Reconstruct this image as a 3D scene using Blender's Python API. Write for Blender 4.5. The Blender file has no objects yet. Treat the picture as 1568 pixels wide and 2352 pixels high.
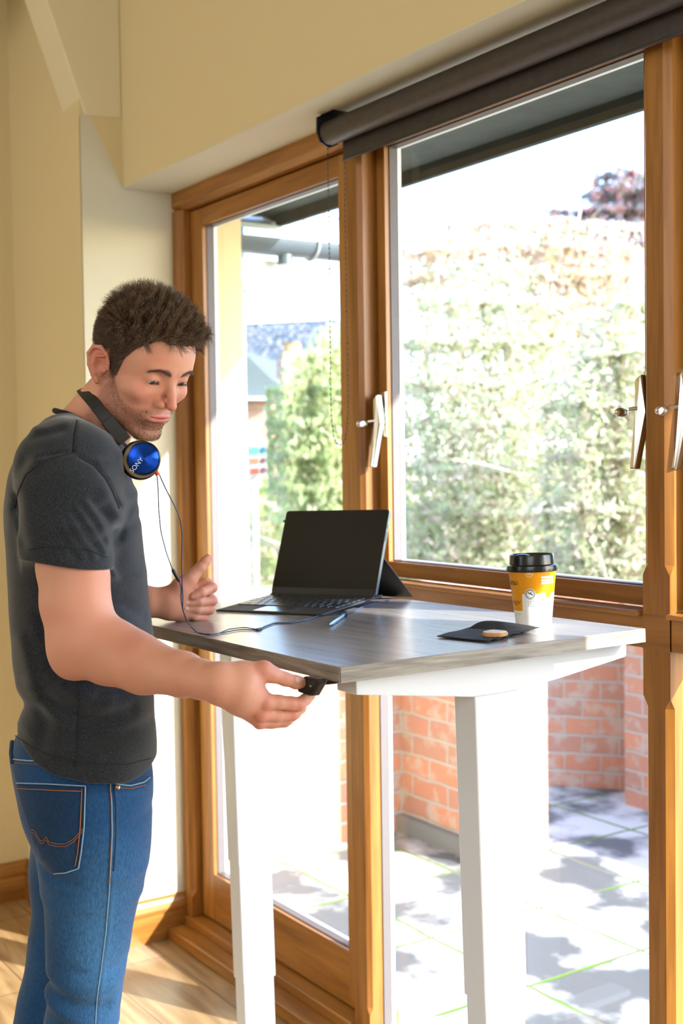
import bpy, bmesh, math, random
import numpy as np
from mathutils import Vector, Matrix
PI = math.pi
# ------------------------------------------------------------------ camera
F_PX = 2900.0
YAW, PITCH, ROLL = 0.5817, 0.0394, -0.0142
CAM = np.array([0.0, 0.0, 1.42])
def cam_axes():
    cy, sy = math.cos(YAW), math.sin(YAW)
    f = np.array([-cy*math.cos(PITCH), sy*math.cos(PITCH), -math.sin(PITCH)])
    r = np.array([sy, cy, 0.0]); u = np.cross(r, f)
    return np.array([r*math.cos(ROLL)+u*math.sin(ROLL), -r*math.sin(ROLL)+u*math.cos(ROLL), f])
CM = cam_axes()
S = bpy.context.scene
COL = S.collection
cd = bpy.data.cameras.new('camera'); cam = bpy.data.objects.new('camera', cd); COL.objects.link(cam)
cd.sensor_fit = 'VERTICAL'; cd.sensor_height = 36.0; cd.sensor_width = 24.0
cd.lens = F_PX/2352.0*36.0
m3 = Matrix(((CM[0][0], CM[1][0], -CM[2][0]), (CM[0][1], CM[1][1], -CM[2][1]), (CM[0][2], CM[1][2], -CM[2][2])))
cam.matrix_world = Matrix.Translation(Vector(CAM)) @ m3.to_4x4()
cd.clip_start = 0.05; cd.clip_end = 200
cd.dof.use_dof = True; cd.dof.focus_distance = 1.98; cd.dof.aperture_fstop = 5.0
S.camera = cam
# ------------------------------------------------------------------ light
SUN = Vector((0.9, 0.44, 0.50)).normalized()
W = bpy.data.worlds.new('world'); S.world = W; W.use_nodes = True
nt = W.node_tree; bg = nt.nodes['Background']
sky = nt.nodes.new('ShaderNodeTexSky'); sky.sky_type = 'NISHITA'; sky.sun_disc = False
sky.sun_elevation = math.asin(SUN.z); sky.sun_rotation = math.atan2(SUN.x, SUN.y)
sky.air_density = 1.0; sky.dust_density = 0.8; sky.ozone_density = 1.0
tint = nt.nodes.new('ShaderNodeMix'); tint.data_type = 'RGBA'; tint.blend_type = 'MULTIPLY'; tint.inputs[0].default_value = 1; tint.inputs[7].default_value = (.90, .96, 1.12, 1)
nt.links.new(sky.outputs[0], tint.inputs[6]); nt.links.new(tint.outputs[2], bg.inputs[0]); bg.inputs[1].default_value = 1.05
sl = bpy.data.lights.new('sun', 'SUN'); sl.energy = 15.5; sl.angle = 0.009; sl.color = (1.0, 0.97, 0.95)
so = bpy.data.objects.new('sun', sl); COL.objects.link(so); so.location = (6, 6, 8)
so.rotation_euler = SUN.to_track_quat('Z', 'Y').to_euler()
def area(name, loc, target, size, energy, color=(1, 1, 1)):
    l = bpy.data.lights.new(name, 'AREA'); l.energy = energy; l.size = size[0]; l.size_y = size[1]; l.shape = 'RECTANGLE'; l.color = color
    o = bpy.data.objects.new(name, l); COL.objects.link(o); o.location = loc
    o.rotation_euler = (Vector(loc)-Vector(target)).to_track_quat('Z', 'Y').to_euler()
    return o
area('room_fill', (1.6, -2.2, 2.3), (-2.3, 0.9, 1.2), (2.6, 1.8), 66, (0.90, 0.95, 1.0))  # added fill lamp behind the camera, no window is modelled there
area('side_fill', (-3.0, -3.0, 2.0), (-2.6, 1.2, 1.3), (2.0, 1.6), 30, (0.90, 0.95, 1.0))  # second added fill, out of view to the left, brightens the interior
S.view_settings.view_transform = 'Standard'; S.view_settings.look = 'None'
S.view_settings.gamma = 1; S.view_settings.use_curve_mapping = False
S.view_settings.exposure = 0.0
# ------------------------------------------------------------------ maths
def ray(x, y):
    return CM.T @ np.array([(x-784)/F_PX, (1176-y)/F_PX, 1.0])
def atz(x, y, z): d = ray(x, y); return CAM+d*((z-CAM[2])/d[2])
def aty(x, y, Y): d = ray(x, y); return CAM+d*(Y/d[1])
def atx(x, y, X): d = ray(x, y); return CAM+d*(X/d[0])
def atd(x, y, D): return CAM+ray(x, y)*D
# ------------------------------------------------------------------ helpers
def tag(o, label=None, cat=None, group=None, kind=None):
    if label: o['label'] = label
    if cat: o['category'] = cat
    if group: o['group'] = group
    if kind: o['kind'] = kind
    return o
def wloc(o):
    v = Vector((0, 0, 0))
    while o is not None:
        v = v+o.location; o = o.parent
    return v
def empty(name, loc, **k):
    o = bpy.data.objects.new(name, None); COL.objects.link(o); o.location = loc; o.empty_display_size = 0.05
    return tag(o, **k)
class MB:
    def __init__(s): s.v = []; s.f = []; s.n = 0; s.c = None
    def add(s, vs, fs):
        vs = np.asarray(vs, float).reshape(-1, 3)
        s.v.append(vs); n = s.n
        s.f += [tuple(int(i)+n for i in f) for f in fs]; s.n += len(vs); return s
    def box(s, x0, x1, y0, y1, z0, z1, M=None):
        v = np.array([(x, y, z) for x in (x0, x1) for y in (y0, y1) for z in (z0, z1)], float)
        if M is not None: v = M(v)
        return s.add(v, [(0, 1, 3, 2), (4, 6, 7, 5), (0, 4, 5, 1), (2, 3, 7, 6), (0, 2, 6, 4), (1, 5, 7, 3)])
    def prism(s, A, B):
        n = len(A); f = [tuple(range(n))[::-1], tuple(range(n, 2*n))]
        f += [(i, (i+1) % n, n+(i+1) % n, n+i) for i in range(n)]
        return s.add(list(A)+list(B), f)
    def tube(s, pts, r, seg=10, cap=True):
        pts = [np.asarray(p, float) for p in pts]; n = len(pts)
        rs = [r]*n if np.isscalar(r) else list(r)
        rings = []; up = None
        for i in range(n):
            t = pts[min(i+1, n-1)]-pts[max(i-1, 0)]; t = t/(np.linalg.norm(t)+1e-12)
            if up is None:
                a = np.array([0, 0, 1.0]) if abs(t[2]) < .9 else np.array([1.0, 0, 0])
            else: a = up
            x = np.cross(a, t); x /= np.linalg.norm(x)+1e-12; y = np.cross(t, x); up = y
            rings.append([pts[i]+rs[i]*(math.cos(2*PI*k/seg)*x+math.sin(2*PI*k/seg)*y) for k in range(seg)])
        f = [(i*seg+k, i*seg+(k+1) % seg, (i+1)*seg+(k+1) % seg, (i+1)*seg+k) for i in range(n-1) for k in range(seg)]
        if cap: f += [tuple(range(seg))[::-1], tuple((n-1)*seg+k for k in range(seg))]
        return s.add([p for r_ in rings for p in r_], f)
    def lathe(s, prof, c=(0, 0, 0), ax=(0, 0, 1), seg=32, mod=None):
        ax = np.array(ax, float); ax /= np.linalg.norm(ax)
        a = np.array([1.0, 0, 0]) if abs(ax[0]) < .8 else np.array([0, 1.0, 0])
        x = np.cross(a, ax); x /= np.linalg.norm(x); y = np.cross(ax, x); c = np.array(c, float)
        v = []
        for j, (r, h) in enumerate(prof):
            for k in range(seg):
                t = 2*PI*k/seg; rr = r if mod is None else mod(r, h, t, j)
                v.append(c+ax*h+rr*(math.cos(t)*x+math.sin(t)*y))
        n = len(prof)
        f = [(i*seg+k, i*seg+(k+1) % seg, (i+1)*seg+(k+1) % seg, (i+1)*seg+k) for i in range(n-1) for k in range(seg)]
        f += [tuple(range(seg))[::-1], tuple((n-1)*seg+k for k in range(seg))]
        return s.add(v, f)
    def sphere(s, c, r, seg=12, rings=8):
        r = np.array([r, r, r] if np.isscalar(r) else r, float)
        v = [(0, 0, 1)]+[(math.sin(PI*i/rings)*math.cos(2*PI*k/seg), math.sin(PI*i/rings)*math.sin(2*PI*k/seg), math.cos(PI*i/rings)) for i in range(1, rings) for k in range(seg)]+[(0, 0, -1)]
        f = [(0, 1+k, 1+(k+1) % seg) for k in range(seg)]
        f += [(1+i*seg+k, 1+(i+1)*seg+k, 1+(i+1)*seg+(k+1) % seg, 1+i*seg+(k+1) % seg) for i in range(rings-2) for k in range(seg)]
        e = 1+(rings-2)*seg; f += [(e+seg, e+(k+1) % seg, e+k) for k in range(seg)]
        return s.add(np.array(v)*r+np.array(c), f)
    def build(s, name, mat, parent=None, bevel=0, smooth=False, col=None, fixn=True, **k):
        V = np.vstack(s.v)
        if parent is not None: off = np.array(wloc(parent))
        elif 'at' in k: off = np.array(k.pop('at'), float)
        else:
            off = np.array([(V[:, 0].min()+V[:, 0].max())/2, (V[:, 1].min()+V[:, 1].max())/2, V[:, 2].min()])
        me = bpy.data.meshes.new(name)
        me.from_pydata((V-off).tolist(), [], s.f); me.validate(verbose=False)
        if fixn and len(s.f) < 60000:
            b = bmesh.new(); b.from_mesh(me); bmesh.ops.recalc_face_normals(b, faces=b.faces); b.to_mesh(me); b.free()
        o = bpy.data.objects.new(name, me); COL.objects.link(o)
        me.materials.append(mat)
        if parent is not None: o.parent = parent
        else: o.location = off
        if smooth:
            me.polygons.foreach_set('use_smooth', [True]*len(me.polygons))
            if smooth != 'all':
                try: me.set_sharp_from_angle(angle=smooth if smooth is not True else 0.7)
                except Exception: pass
        if col is not None:
            a = me.color_attributes.new('Col', 'FLOAT_COLOR', 'POINT')
            a.data.foreach_set('color', np.hstack([col, np.ones((len(col), 1))]).astype(np.float32).ravel())
        if bevel:
            md = o.modifiers.new('bevel', 'BEVEL'); md.width = bevel; md.segments = 2; md.limit_method = 'ANGLE'; md.angle_limit = 0.6
        return tag(o, **k)
# ------------------------------------------------------------------ materials
def srgb(r, g, b):
    f = lambda c: (c/255/12.92) if c/255 <= .04045 else ((c/255+.055)/1.055)**2.4
    return (f(r), f(g), f(b), 1)
def newmat(name):
    m = bpy.data.materials.new(name); m.use_nodes = True; n = m.node_tree
    return m, n, n.nodes['Principled BSDF']
def plain(name, c, rough=.5, metal=0, spec=.5, bump=0, bscale=200, sheen=0, var=0, vscale=3, coat=0):
    m, n, p = newmat(name)
    p.inputs['Base Color'].default_value = c; p.inputs['Roughness'].default_value = rough
    p.inputs['Metallic'].default_value = metal; p.inputs['Specular IOR Level'].default_value = spec
    p.inputs['Coat Weight'].default_value = coat
    tc = n.nodes.new('ShaderNodeTexCoord')
    if bump:
        t = n.nodes.new('ShaderNodeTexNoise'); t.inputs['Scale'].default_value = bscale; t.inputs['Detail'].default_value = 3
        n.links.new(tc.outputs['Object'], t.inputs['Vector'])
        b = n.nodes.new('ShaderNodeBump'); b.inputs['Strength'].default_value = bump; b.inputs['Distance'].default_value = .002
        n.links.new(t.outputs['Fac'], b.inputs['Height']); n.links.new(b.outputs[0], p.inputs['Normal'])
    if var:
        t = n.nodes.new('ShaderNodeTexNoise'); t.inputs['Scale'].default_value = vscale; t.inputs['Detail'].default_value = 4
        n.links.new(tc.outputs['Object'], t.inputs['Vector'])
        r = n.nodes.new('ShaderNodeValToRGB'); r.color_ramp.elements[0].position = .35; r.color_ramp.elements[1].position = .65
        r.color_ramp.elements[0].color = tuple(x*(1-var) for x in c[:3])+(1,); r.color_ramp.elements[1].color = tuple(min(1, x*(1+var)) for x in c[:3])+(1,)
        n.links.new(t.outputs['Fac'], r.inputs[0]); n.links.new(r.outputs[0], p.inputs['Base Color'])
    return m
def wood(name, cols, axis=2, scale=14, stretch=14, rough=.35, knots=True, bump=.15, fine=90):
    m, n, p = newmat(name); p.inputs['Roughness'].default_value = rough
    tc = n.nodes.new('ShaderNodeTexCoord'); mp = n.nodes.new('ShaderNodeMapping')
    sc = [1.0, 1.0, 1.0]; sc[axis] = 1.0/stretch; mp.inputs['Scale'].default_value = sc
    n.links.new(tc.outputs['Object'], mp.inputs[0])
    t = n.nodes.new('ShaderNodeTexNoise'); t.inputs['Scale'].default_value = scale; t.inputs['Detail'].default_value = 6; t.inputs['Distortion'].default_value = 1.2
    n.links.new(mp.outputs[0], t.inputs['Vector'])
    r = n.nodes.new('ShaderNodeValToRGB'); els = r.color_ramp.elements
    els[0].position = .3; els[0].color = cols[0]; els[1].position = .7; els[1].color = cols[-1]
    if len(cols) > 2: e = els.new(.5); e.color = cols[1]
    n.links.new(t.outputs['Fac'], r.inputs[0])
    t2 = n.nodes.new('ShaderNodeTexNoise'); t2.inputs['Scale'].default_value = fine; t2.inputs['Detail'].default_value = 2
    n.links.new(mp.outputs[0], t2.inputs['Vector'])
    mx = n.nodes.new('ShaderNodeMix'); mx.data_type = 'RGBA'; mx.blend_type = 'MULTIPLY'; mx.inputs[0].default_value = .35
    r2 = n.nodes.new('ShaderNodeValToRGB'); r2.color_ramp.elements[0].position = .38; r2.color_ramp.elements[0].color = (.45, .4, .35, 1); r2.color_ramp.elements[1].position = .55; r2.color_ramp.elements[1].color = (1, 1, 1, 1)
    n.links.new(t2.outputs['Fac'], r2.inputs[0]); n.links.new(r.outputs[0], mx.inputs[6]); n.links.new(r2.outputs[0], mx.inputs[7])
    n.links.new(mx.outputs[2], p.inputs['Base Color'])
    b = n.nodes.new('ShaderNodeBump'); b.inputs['Strength'].default_value = bump; b.inputs['Distance'].default_value = .001
    n.links.new(t2.outputs['Fac'], b.inputs['Height']); n.links.new(b.outputs[0], p.inputs['Normal'])
    return m
def vcol(name, rough=.6, sheen=0, bump=0, bscale=300, trans=0, spec=.4, sss=0):
    m, n, p = newmat(name); a = n.nodes.new('ShaderNodeAttribute'); a.attribute_name = 'Col'
    p.inputs['Roughness'].default_value = rough; p.inputs['Specular IOR Level'].default_value = spec
    if sss:
        p.inputs['Subsurface Weight'].default_value = sss; p.inputs['Subsurface Radius'].default_value = (1, .35, .2); p.inputs['Subsurface Scale'].default_value = .004
    n.links.new(a.outputs['Color'], p.inputs['Base Color'])
    if bump:
        tc = n.nodes.new('ShaderNodeTexCoord'); t = n.nodes.new('ShaderNodeTexNoise'); t.inputs['Scale'].default_value = bscale; t.inputs['Detail'].default_value = 3
        n.links.new(tc.outputs['Object'], t.inputs['Vector'])
        b = n.nodes.new('ShaderNodeBump'); b.inputs['Strength'].default_value = bump; b.inputs['Distance'].default_value = .001
        n.links.new(t.outputs['Fac'], b.inputs['Height']); n.links.new(b.outputs[0], p.inputs['Normal'])
    if trans:
        out = n.nodes['Material Output']; tr = n.nodes.new('ShaderNodeBsdfTranslucent'); mx = n.nodes.new('ShaderNodeMixShader'); mx.inputs[0].default_value = trans
        n.links.new(a.outputs['Color'], tr.inputs[0]); n.links.new(p.outputs[0], mx.inputs[1]); n.links.new(tr.outputs[0], mx.inputs[2]); n.links.new(mx.outputs[0], out.inputs[0])
    return m
def glassmat():
    m, n, p = newmat('window_glass'); n.nodes.remove(p); out = n.nodes['Material Output']
    tr = n.nodes.new('ShaderNodeBsdfTransparent'); tr.inputs[0].default_value = (.97, .99, .975, 1)
    gl = n.nodes.new('ShaderNodeBsdfGlossy'); gl.inputs['Roughness'].default_value = .02
    lw = n.nodes.new('ShaderNodeLayerWeight'); lw.inputs[0].default_value = .5
    pw = n.nodes.new('ShaderNodeMath'); pw.operation = 'POWER'; pw.inputs[1].default_value = 4; n.links.new(lw.outputs['Facing'], pw.inputs[0])
    ma = n.nodes.new('ShaderNodeMath'); ma.operation = 'MULTIPLY_ADD'; ma.inputs[1].default_value = .7; ma.inputs[2].default_value = .05; n.links.new(pw.outputs[0], ma.inputs[0])
    mx = n.nodes.new('ShaderNodeMixShader')
    n.links.new(ma.outputs[0], mx.inputs[0]); n.links.new(tr.outputs[0], mx.inputs[1]); n.links.new(gl.outputs[0], mx.inputs[2]); n.links.new(mx.outputs[0], out.inputs[0])
    return m
PINE = [srgb(128, 80, 28), srgb(158, 104, 42), srgb(178, 124, 58)]
M_wz = wood('oak_upright', PINE, 2, 9, 16)
M_wx = wood('oak_horizontal', PINE, 0, 9, 16)
M_wy = wood('oak_depthwise', PINE, 1, 9, 16)
M_wall = plain('cream_wall_paint', srgb(220, 202, 156), .85, bump=.12, bscale=60)
M_reveal = plain('pale_cream_paint', srgb(212, 206, 182), .8, bump=.12, bscale=60)
M_beam = plain('white_beam_paint', srgb(228, 216, 182), .6, bump=.1, bscale=40)
M_ceil = plain('ceiling_paint', srgb(235, 228, 208), .9)
M_glass = glassmat()
M_spacer = plain('aluminium_spacer', srgb(104, 98, 98), .45, .2, bump=.6, bscale=500)
M_black = plain('black_plastic', srgb(22, 22, 24), .4)
M_gap = plain('rubber_seal', srgb(18, 15, 12), .8)
M_white = plain('white_powder_coat', srgb(232, 234, 236), .35)
M_whiteout = plain('white_gloss_timber', srgb(236, 236, 232), .4)
M_brass = plain('chrome_metal', (.75, .74, .70, 1), .18, 1.0)
M_blind = plain('charcoal_blind_fabric', srgb(58, 50, 46), .45, bump=.25, bscale=700, var=.12, vscale=60)
M_dmetal = plain('dark_anodised_bar', srgb(70, 68, 70), .35, .6)

# ------------------------------------------------------------------ room shell
XC, XL, XR = -3.4294, -4.02, 2.3
YB, YN, YLT, YF = -3.4, 1.385, 1.512, 1.6668
ZS, ZC = 2.2262, 3.3
def structure(o): o['kind'] = 'structure'; return o
def floor_mat():
    m, n, p = newmat('oak_floorboards'); p.inputs['Roughness'].default_value = .28
    tc = n.nodes.new('ShaderNodeTexCoord')
    br = n.nodes.new('ShaderNodeTexBrick'); br.offset = .37; br.inputs['Scale'].default_value = 1
    br.inputs['Brick Width'].default_value = 1.5; br.inputs['Row Height'].default_value = .2; br.inputs['Mortar Size'].default_value = .0016; br.inputs['Mortar Smooth'].default_value = .1
    br.inputs['Color1'].default_value = (.2, .2, .2, 1); br.inputs['Color2'].default_value = (.9, .9, .9, 1); br.inputs['Mortar'].default_value = (0, 0, 0, 1)
    mpb = n.nodes.new('ShaderNodeMapping'); mpb.inputs['Location'].default_value = (.3, .0317+3.4*0, 0); n.links.new(tc.outputs['Object'], mpb.inputs[0]); n.links.new(mpb.outputs[0], br.inputs['Vector'])
    mp = n.nodes.new('ShaderNodeMapping'); mp.inputs['Scale'].default_value = (.12, 1, 1); n.links.new(tc.outputs['Object'], mp.inputs[0])
    t = n.nodes.new('ShaderNodeTexNoise'); t.inputs['Scale'].default_value = 16; t.inputs['Detail'].default_value = 7; t.inputs['Distortion'].default_value = 1.5
    n.links.new(mp.outputs[0], t.inputs['Vector'])
    r = n.nodes.new('ShaderNodeValToRGB'); r.color_ramp.elements[0].position = .3; r.color_ramp.elements[0].color = srgb(126, 96, 62); r.color_ramp.elements[1].position = .72; r.color_ramp.elements[1].color = srgb(184, 154, 110)
    n.links.new(t.outputs['Fac'], r.inputs[0])
    mx = n.nodes.new('ShaderNodeMix'); mx.data_type = 'RGBA'; mx.blend_type = 'OVERLAY'; mx.inputs[0].default_value = .18
    n.links.new(r.outputs[0], mx.inputs[6]); n.links.new(br.outputs['Color'], mx.inputs[7])
    m2 = n.nodes.new('ShaderNodeMix'); m2.data_type = 'RGBA'; m2.inputs[7].default_value = srgb(70, 45, 22)
    n.links.new(br.outputs['Fac'], m2.inputs[0]); n.links.new(mx.outputs[2], m2.inputs[6]); n.links.new(m2.outputs[2], p.inputs['Base Color'])
    return m
structure(MB().box(XL-.1, XR+.1, YB-.1, YF+.02, -.12, 0).build('floor', floor_mat(), at=(0, 1.5683, 0)))
structure(MB().box(XL-.1, XR+.1, YB-.1, 1.95, ZC, ZC+.1).build('ceiling', M_ceil))
structure(MB().box(XL-.12, XL, YB, YN, 0, ZC).build('wall_left', M_wall))
# front wall: nib beside the door, and the wall above the opening with its pale soffit
structure(MB().box(XL-.12, XC, YN, 1.90, 0, ZC).build('wall_front', M_wall))
wp = MB(); wp.add([(XC+.0008, YN+.0, 0), (XC+.0008, YF+.012, 0), (XC+.0008, YF+.012, ZS), (XC+.0008, YLT, ZS), (XC+.0008, YN+.03, 2.416), (XC+.0008, YN, 2.416)]+[(XC-.004, YN+.0, 0), (XC-.004, YF+.012, 0), (XC-.004, YF+.012, ZS), (XC-.004, YLT, ZS), (XC-.004, YN+.03, 2.416), (XC-.004, YN, 2.416)],
    [(0, 1, 2, 3, 4, 5), (6, 7, 8, 9, 10, 11), (0, 1, 7, 6), (1, 2, 8, 7), (2, 3, 9, 8), (3, 4, 10, 9), (4, 5, 11, 10), (5, 0, 6, 11)])
structure(wp.build('wall_reveal', M_reveal))
# lintel with a rounded plaster return on its left end
lt = MB(); pts = []
structure(MB().box(XC, XR+.1, YLT, 1.90, ZS, ZC).build('wall_upper', M_wall))
structure(MB().box(XC+.001, XR, YLT-.0005, YF+.03, ZS-.004, ZS-.0003).build('wall_soffit', M_reveal))
structure(MB().box(XR, XR+.12, YB, 1.90, 0, ZC).build('wall_right', M_wall))
structure(MB().box(XL-.12, XR+.12, YB-.12, YB, 0, ZC).build('wall_back', M_wall))
structure(MB().box(.9, XR, 1.60, 1.90, 0, ZS).build('wall_pier', M_wall))
# rafter end
A0 = [(-3.4294, 1.401, 2.4172), (-3.4294, 1.512, 2.4230), (-3.4294, 1.512, 3.3), (-3.4294, 1.0852, 3.3)]
def sh(p, dx, dy, dz): return (p[0]+dx, p[1]+dy, p[2]+dz)
B0 = [(-3.56, 1.398, 2.4172), (-3.56, 1.512, 2.423), (-3.56, 1.512, 3.3), (-3.56, 1.083, 3.3)]
structure(MB().prism([sh(p, .004, 0, 0) for p in A0], B0).build('trim_1', M_beam, bevel=.004))
pp = atx(18, 10, -3.9)
structure(MB().prism([(-4.02, .86+i*0, 3.3) if False else (-4.015, 1.02+.11*math.cos(t), 2.86+.10*math.sin(t)+.25*(math.sin(t) > .5)) for t in [PI+PI*k/8 for k in range(9)]]+[(-4.015, 1.13, 3.3), (-4.015, .91, 3.3)],
    [(-3.80, 1.02+.11*math.cos(t), 2.86+.10*math.sin(t)) for t in [PI+PI*k/8 for k in range(9)]]+[(-3.80, 1.13, 3.3), (-3.80, .91, 3.3)]).build('trim_2', M_beam, bevel=.004))
# baseboards: profile with a moulded top, swept
def skirting(name, p0, p1, nrm, mat, h=.128):
    prof = [(0, 0), (.018, 0), (.018, h*.56), (.012, h*.60), (.015, h*.66), (.017, h*.72), (.013, h*.85), (.007, h*.93), (.006, h), (0, h)]
    A = [(p0[0]+nrm[0]*d, p0[1]+nrm[1]*d, z) for d, z in prof]; B = [(p1[0]+nrm[0]*d, p1[1]+nrm[1]*d, z) for d, z in prof]
    structure(MB().prism(A, B).build(name, mat))
skirting('baseboard_left', (XL, YB), (XL, YN), (1, 0), M_wy)
skirting('baseboard_front', (XL, YN), (XC+.0185, YN), (0, -1), M_wx)
skirting('baseboard_reveal', (XC+.0008, YN-.018), (XC+.0008, YF+.01), (1, 0), M_wy)
skirting('baseboard_back', (XL, YB), (XR, YB), (0, 1), M_wx)

# ------------------------------------------------------------------ joinery
def chamfer_post(mb, x0, x1, y0, y1, z0, z1, left=True, right=True, c=.014, stops=(), only=None):
    """upright post whose room-side arrises are chamfered except near stops; stops are z values left square"""
    zs = [z0]; cs = []
    ev = []
    for a, b in stops: ev.append((a, b))
    z = z0; prof = []
    segs = []; cur = z0
    for a, b in sorted(ev):
        if a > cur: segs.append((cur, a, 1))
        segs.append((max(a, cur), b, 0)); cur = b
    if cur < z1: segs.append((cur, z1, 1))
    pts = []
    for (a, b, k) in segs:
        t = .018
        if k: pts += [(a, 0 if a > z0 or True and any(abs(a-q[1]) < 1e-6 for q in ev) else 1), (min(a+t, b), 1), (max(b-t, a+t), 1), (b, 0 if any(abs(b-q[0]) < 1e-6 for q in ev) else 1)]
        else: pts += [(a, 0), (b, 0)]
    clean = []
    for zz, k in pts:
        if clean and abs(clean[-1][0]-zz) < 1e-6: continue
        clean.append((zz, k))
    rings = []
    for zz, k in clean:
        cc = max(c*k, .0006); cl = cc if left else .0006; cr = cc if right else .0006
        rings.append([(x0, y1, zz), (x0, y0+cl, zz), (x0+cl, y0, zz), (x1-cr, y0, zz), (x1, y0+cr, zz), (x1, y1, zz)])
    n = 6; V = [p for r in rings for p in r]
    f = [tuple(range(n)), tuple((len(rings)-1)*n+k for k in range(n))]
    f += [(i*n+k, i*n+(k+1) % n, (i+1)*n+(k+1) % n, (i+1)*n+k) for i in range(len(rings)-1) for k in range(n)]
    mb.add(V, f)
YS = 1.702        # face of the door leaf
YW = 1.713        # face of the casement sash
XP0, XP1 = -2.507, -2.443   # mullion
XQ0, XQ1 = -1.5690, -1.5060  # right post
ZH = 2.2262; ZHB = 2.168
D1 = empty('door_1', (-2.95, 1.70, 0)); structure(D1)
D1['label'] = 'oak framed glazed door beside the window'
fr = MB(); chamfer_post(fr, XC+.001, -3.381, YF, 1.765, 0, ZHB, left=False, right=True, c=.016, stops=((0, .12),)); fr.build('jamb', M_wz, D1)
hd = MB()
for (xa, xb) in ((XC+.001, XP0),):
    prof = [(1.765, ZH-.001), (YF, ZH-.001), (YF, ZHB+.014), (YF+.014, ZHB), (1.765, ZHB)]
    hd.prism([(xa, y, z) for y, z in prof], [(xb, y, z) for y, z in prof])
hd.build('head', M_wx, D1)
MB().box(XC+.02, XP0, 1.60, 1.80, .001, .035).build('threshold', M_wx, D1, bevel=.003)
MB().box(XC+.02, XP0, 1.655, 1.80, .035, .062).build('threshold_step', M_wx, D1, bevel=.003)
# seal lines round the leaf
sl_ = MB(); sl_.box(-3.381, -3.374, YW+.032, YW+.05, .062, ZHB); sl_.box(-3.381, XP0, YW+.032, YW+.05, ZHB-.005, ZHB); sl_.box(-3.381, XP0, YW+.032, YW+.05, .062, .068); sl_.box(XP0-.006, XP0, YW+.032, YW+.05, .062, ZHB)
sl_.build('seal', M_gap, D1)
gl0, gl1, gz0, gz1 = aty(466, 620, YS)[0], aty(776, 420, YS)[0], .205, 2.113
DL = MB(); DL.box(-3.374, gl0, YS, YS+.044, .068, ZHB-.005); DL.build('hinge_stile', M_wz, D1)
DL = MB(); DL.box(gl1, XP0-.006, YS, YS+.044, .068, ZHB-.005); DL.build('closing_stile', M_wz, D1)
MB().box(gl0, gl1, YS+.0005, YS+.0445, gz1, ZHB-.005).build('top_rail', M_wx, D1)
MB().box(gl0, gl1, YS+.0005, YS+.0445, .068, gz0).build('bottom_rail', M_wx, D1)
def glazing(par, x0, x1, z0, z1, yf, yb, mw=M_whiteout):
    """spacer bar, two panes and the white outer bead round an opening"""
    def ring(w, a, b, mat, nm):
        m = MB(); m.box(x0, x0+w, a, b, z0, z1); m.box(x1-w, x1, a, b, z0, z1); m.box(x0+w, x1-w, a, b, z0, z0+w); m.box(x0+w, x1-w, a, b, z1-w, z1)
        m.build(nm, mat, par)
    ring(.003, yf+.013, yf+.034, M_spacer, 'spacer')
    ring(.003, yf+.036, yf+.046, mw, 'outer_bead')
    g = MB(); g.add([(x0+.001, yf+.035, z0+.001), (x1-.001, yf+.035, z0+.001), (x1-.001, yf+.035, z1-.001), (x0+.001, yf+.035, z1-.001)], [(0, 1, 2, 3)])
    g.build('glass', M_glass, par)
glazing(D1, gl0, gl1, gz0, gz1, YS, 1.762)
# window beside it
W1 = empty('window_1', (-2.0, 1.70, 0)); structure(W1); W1['label'] = 'tall oak casement window above a fixed lower pane'
ZT0, ZT1 = 1.083, 1.150     # transom
mp_ = MB(); chamfer_post(mp_, XP0, XP1, YF, 1.7425, 0, ZH-.001, left=False, right=True, c=.010, stops=((0, .10), (1.06, 1.20)))
mp_.build('mullion', M_wz, W1)
rp = MB(); chamfer_post(rp, XQ0, XQ1, YF, 1.7425, 0, ZH-.001, c=.0115, stops=((0, .10), (1.0, 1.215))); rp.build('post', M_wz, W1)
ZHW = 2.206
MB().box(XP1, XQ0, YF+.004, 1.745, ZHW, ZH-.001).build('head', M_wx, W1)
MB().box(XP1, XQ0, YF+.001, 1.745, ZT0, ZT1-.006).build('transom', M_wx, W1, bevel=.003)
MB().box(XQ0, XQ1, YF-.001, YF+.03, ZT0, ZT1-.006).build('transom_joint', M_wx, W1)
MB().box(XP1, XQ0, YF-.012, 1.712, ZT1-.010, ZT1).build('sill', M_wx, W1, bevel=.003)
MB().box(XP1, XQ0, YF+.004, 1.745, .001, .055).build('bottom_rail', M_wx, W1, bevel=.003)
# casement
ca = empty('casement', (0, 0, 0)); ca.parent = W1; ca.location = (0, 0, 0)
sx0, sx1 = XP1+.006, XQ0-.006; sz0, sz1 = ZT1+.002, ZHW-.004
cg0 = aty(886, 700, YW)[0]; cg1 = XQ0-.035; cz0 = aty(900, 1290, YW)[2]; cz1 = float(aty(1472, 112, YW)[2])
m = MB(); m.box(sx0, cg0, YW, YW+.044, sz0, sz1); m.build('sash_stile', M_wz, ca)
m = MB(); m.box(cg1, sx1, YW, YW+.044, sz0, sz1); m.build('sash_stile', M_wz, ca)
m = MB(); m.box(cg0, cg1, YW+.0004, YW+.0436, sz0, cz0); m.build('sash_bottom_rail', M_wx, ca)
m = MB(); m.box(cg0, cg1, YW+.0004, YW+.0436, cz1, sz1); m.build('sash_top_rail', M_wx, ca)
glazing(ca, cg0, cg1, cz0, cz1, YW, 1.775)
m = MB(); m.box(XP1, sx0, YW+.032, YW+.05, sz0, sz1); m.box(sx1, XQ0, YW+.032, YW+.05, sz0, sz1); m.box(sx0, sx1, YW+.032, YW+.05, sz1, ZHW); m.build('seal', M_gap, W1)
fx = empty('fixed_pane', (0, 0, 0)); fx.parent = W1
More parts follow.
